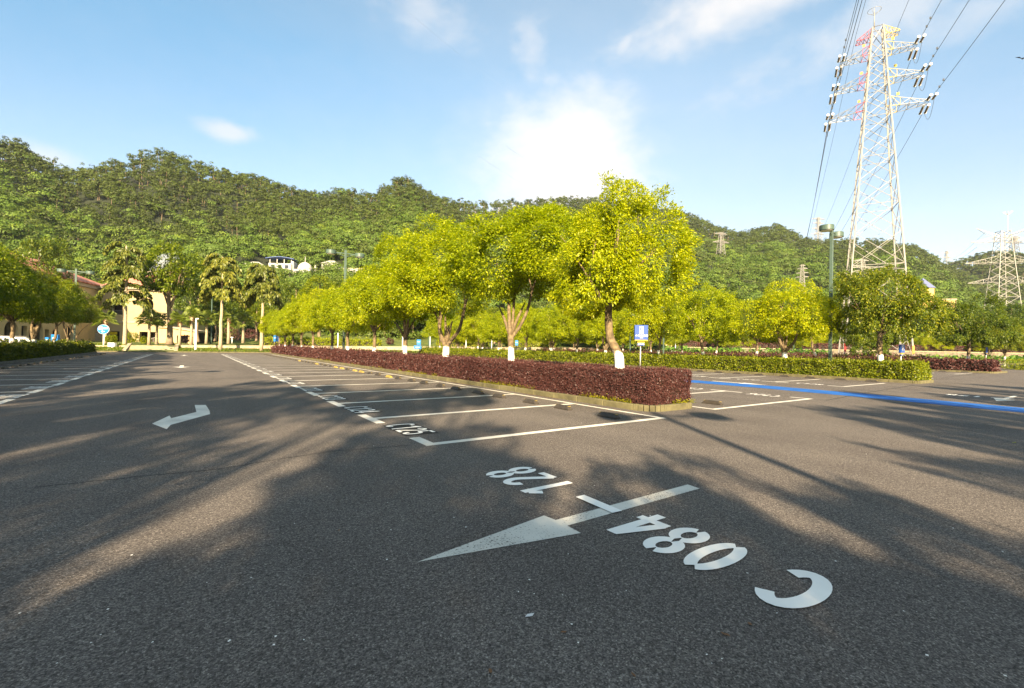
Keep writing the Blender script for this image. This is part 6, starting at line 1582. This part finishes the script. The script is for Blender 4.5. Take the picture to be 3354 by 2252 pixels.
CL = [(1410, 30, .11, .065, .42, 3.0, 1.2, -.15), (2480, -30, .28, .075, .85, 1.8, 1.0, .06), (748, 428, .050, .022, .62, 2.8, 1.0, 0), (150, 515, .075, .03, .6, 1.6, 1.0, 0), (1750, 180, .05, .08, .4, 3.4, 1.2, .2), (2950, 10, .30, .07, .5, 3.0, 1.1, .2), (2050, 140, .03, .015, .5, 2.4, 1, .8), (3240, 20, .12, .05, .4, 2.5, 1, 0)]
mask = None
for c in CL:
    b = blob(*c); mask = b if mask is None else math_('MAXIMUM', mask, b)
glow = blob(1850, 560, .31, .27, 1.0, .8, .95); glow2 = blob(1850, 560, .50, .40, .62, .5, 1.1); glow3 = blob(2050, 480, 1.30, .85, .40, .3, 1.3)
veil = math_('MAXIMUM', math_('MAXIMUM', glow, glow2), glow3)
mx = N(nt, 'ShaderNodeMix', data_type='RGBA'); L(nt, mask, mx.inputs[0]); 
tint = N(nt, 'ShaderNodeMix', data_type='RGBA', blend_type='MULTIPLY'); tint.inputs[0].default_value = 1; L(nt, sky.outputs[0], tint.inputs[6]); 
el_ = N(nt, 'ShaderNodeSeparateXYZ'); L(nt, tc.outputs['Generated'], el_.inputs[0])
L(nt, ramp(nt, el_.outputs[2], [(0.0, (1.10, .90, .80)), (.22, (1.10, .99, .88)), (.5, (.56, 1.02, 1.02)), (.62, (.70, 1.06, 1.0)), (.82, (2.6, 2.0, 1.30))]), tint.inputs[7])  # top stops added: unseen overhead sky whitened and brightened to lift the shade
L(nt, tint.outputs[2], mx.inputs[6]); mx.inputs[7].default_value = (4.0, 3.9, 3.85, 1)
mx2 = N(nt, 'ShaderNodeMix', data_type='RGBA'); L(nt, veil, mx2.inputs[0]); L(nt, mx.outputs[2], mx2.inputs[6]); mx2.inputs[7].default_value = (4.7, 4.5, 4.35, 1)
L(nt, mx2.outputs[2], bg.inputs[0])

HAZE = 0.00010
if HAZE:
    m, hnt, hout = new_mat('haze')
    pv = N(hnt, 'ShaderNodeVolumePrincipled'); pv.inputs['Density'].default_value = HAZE; pv.inputs['Color'].default_value = (.86, .93, 1.0, 1); pv.inputs['Anisotropy'].default_value = 0.2
    L(hnt, pv.outputs[0], hout.inputs['Volume'])
    b = MB(); b.box(-1600, 1800, -1400, 2000, -3.5, 260); tag(b.build('haze', m), kind='stuff')

cam = bpy.data.cameras.new('camera'); co = bpy.data.objects.new('camera', cam); COL.objects.link(co)
cam.sensor_width = 36; cam.sensor_fit = 'HORIZONTAL'; cam.lens = 36*FPX/PW; cam.clip_start = .05; cam.clip_end = 6000
mw = Matrix(((_r[0], _u[0], -_f[0], 0), (_r[1], _u[1], -_f[1], 0), (_r[2], _u[2], -_f[2], CAM_H), (0, 0, 0, 1)))
co.matrix_world = mw
SC.camera = co
SC.view_settings.view_transform = 'Standard'; SC.view_settings.look = 'None'; SC.view_settings.exposure = 2.02; SC.view_settings.gamma = 1.0
SC.view_settings.use_curve_mapping = False
SC.render.engine = 'CYCLES'
SC.cycles.max_bounces = 6; SC.cycles.diffuse_bounces = 3; SC.cycles.glossy_bounces = 2; SC.cycles.transmission_bounces = 4; SC.cycles.transparent_max_bounces = 4; SC.cycles.volume_bounces = 0
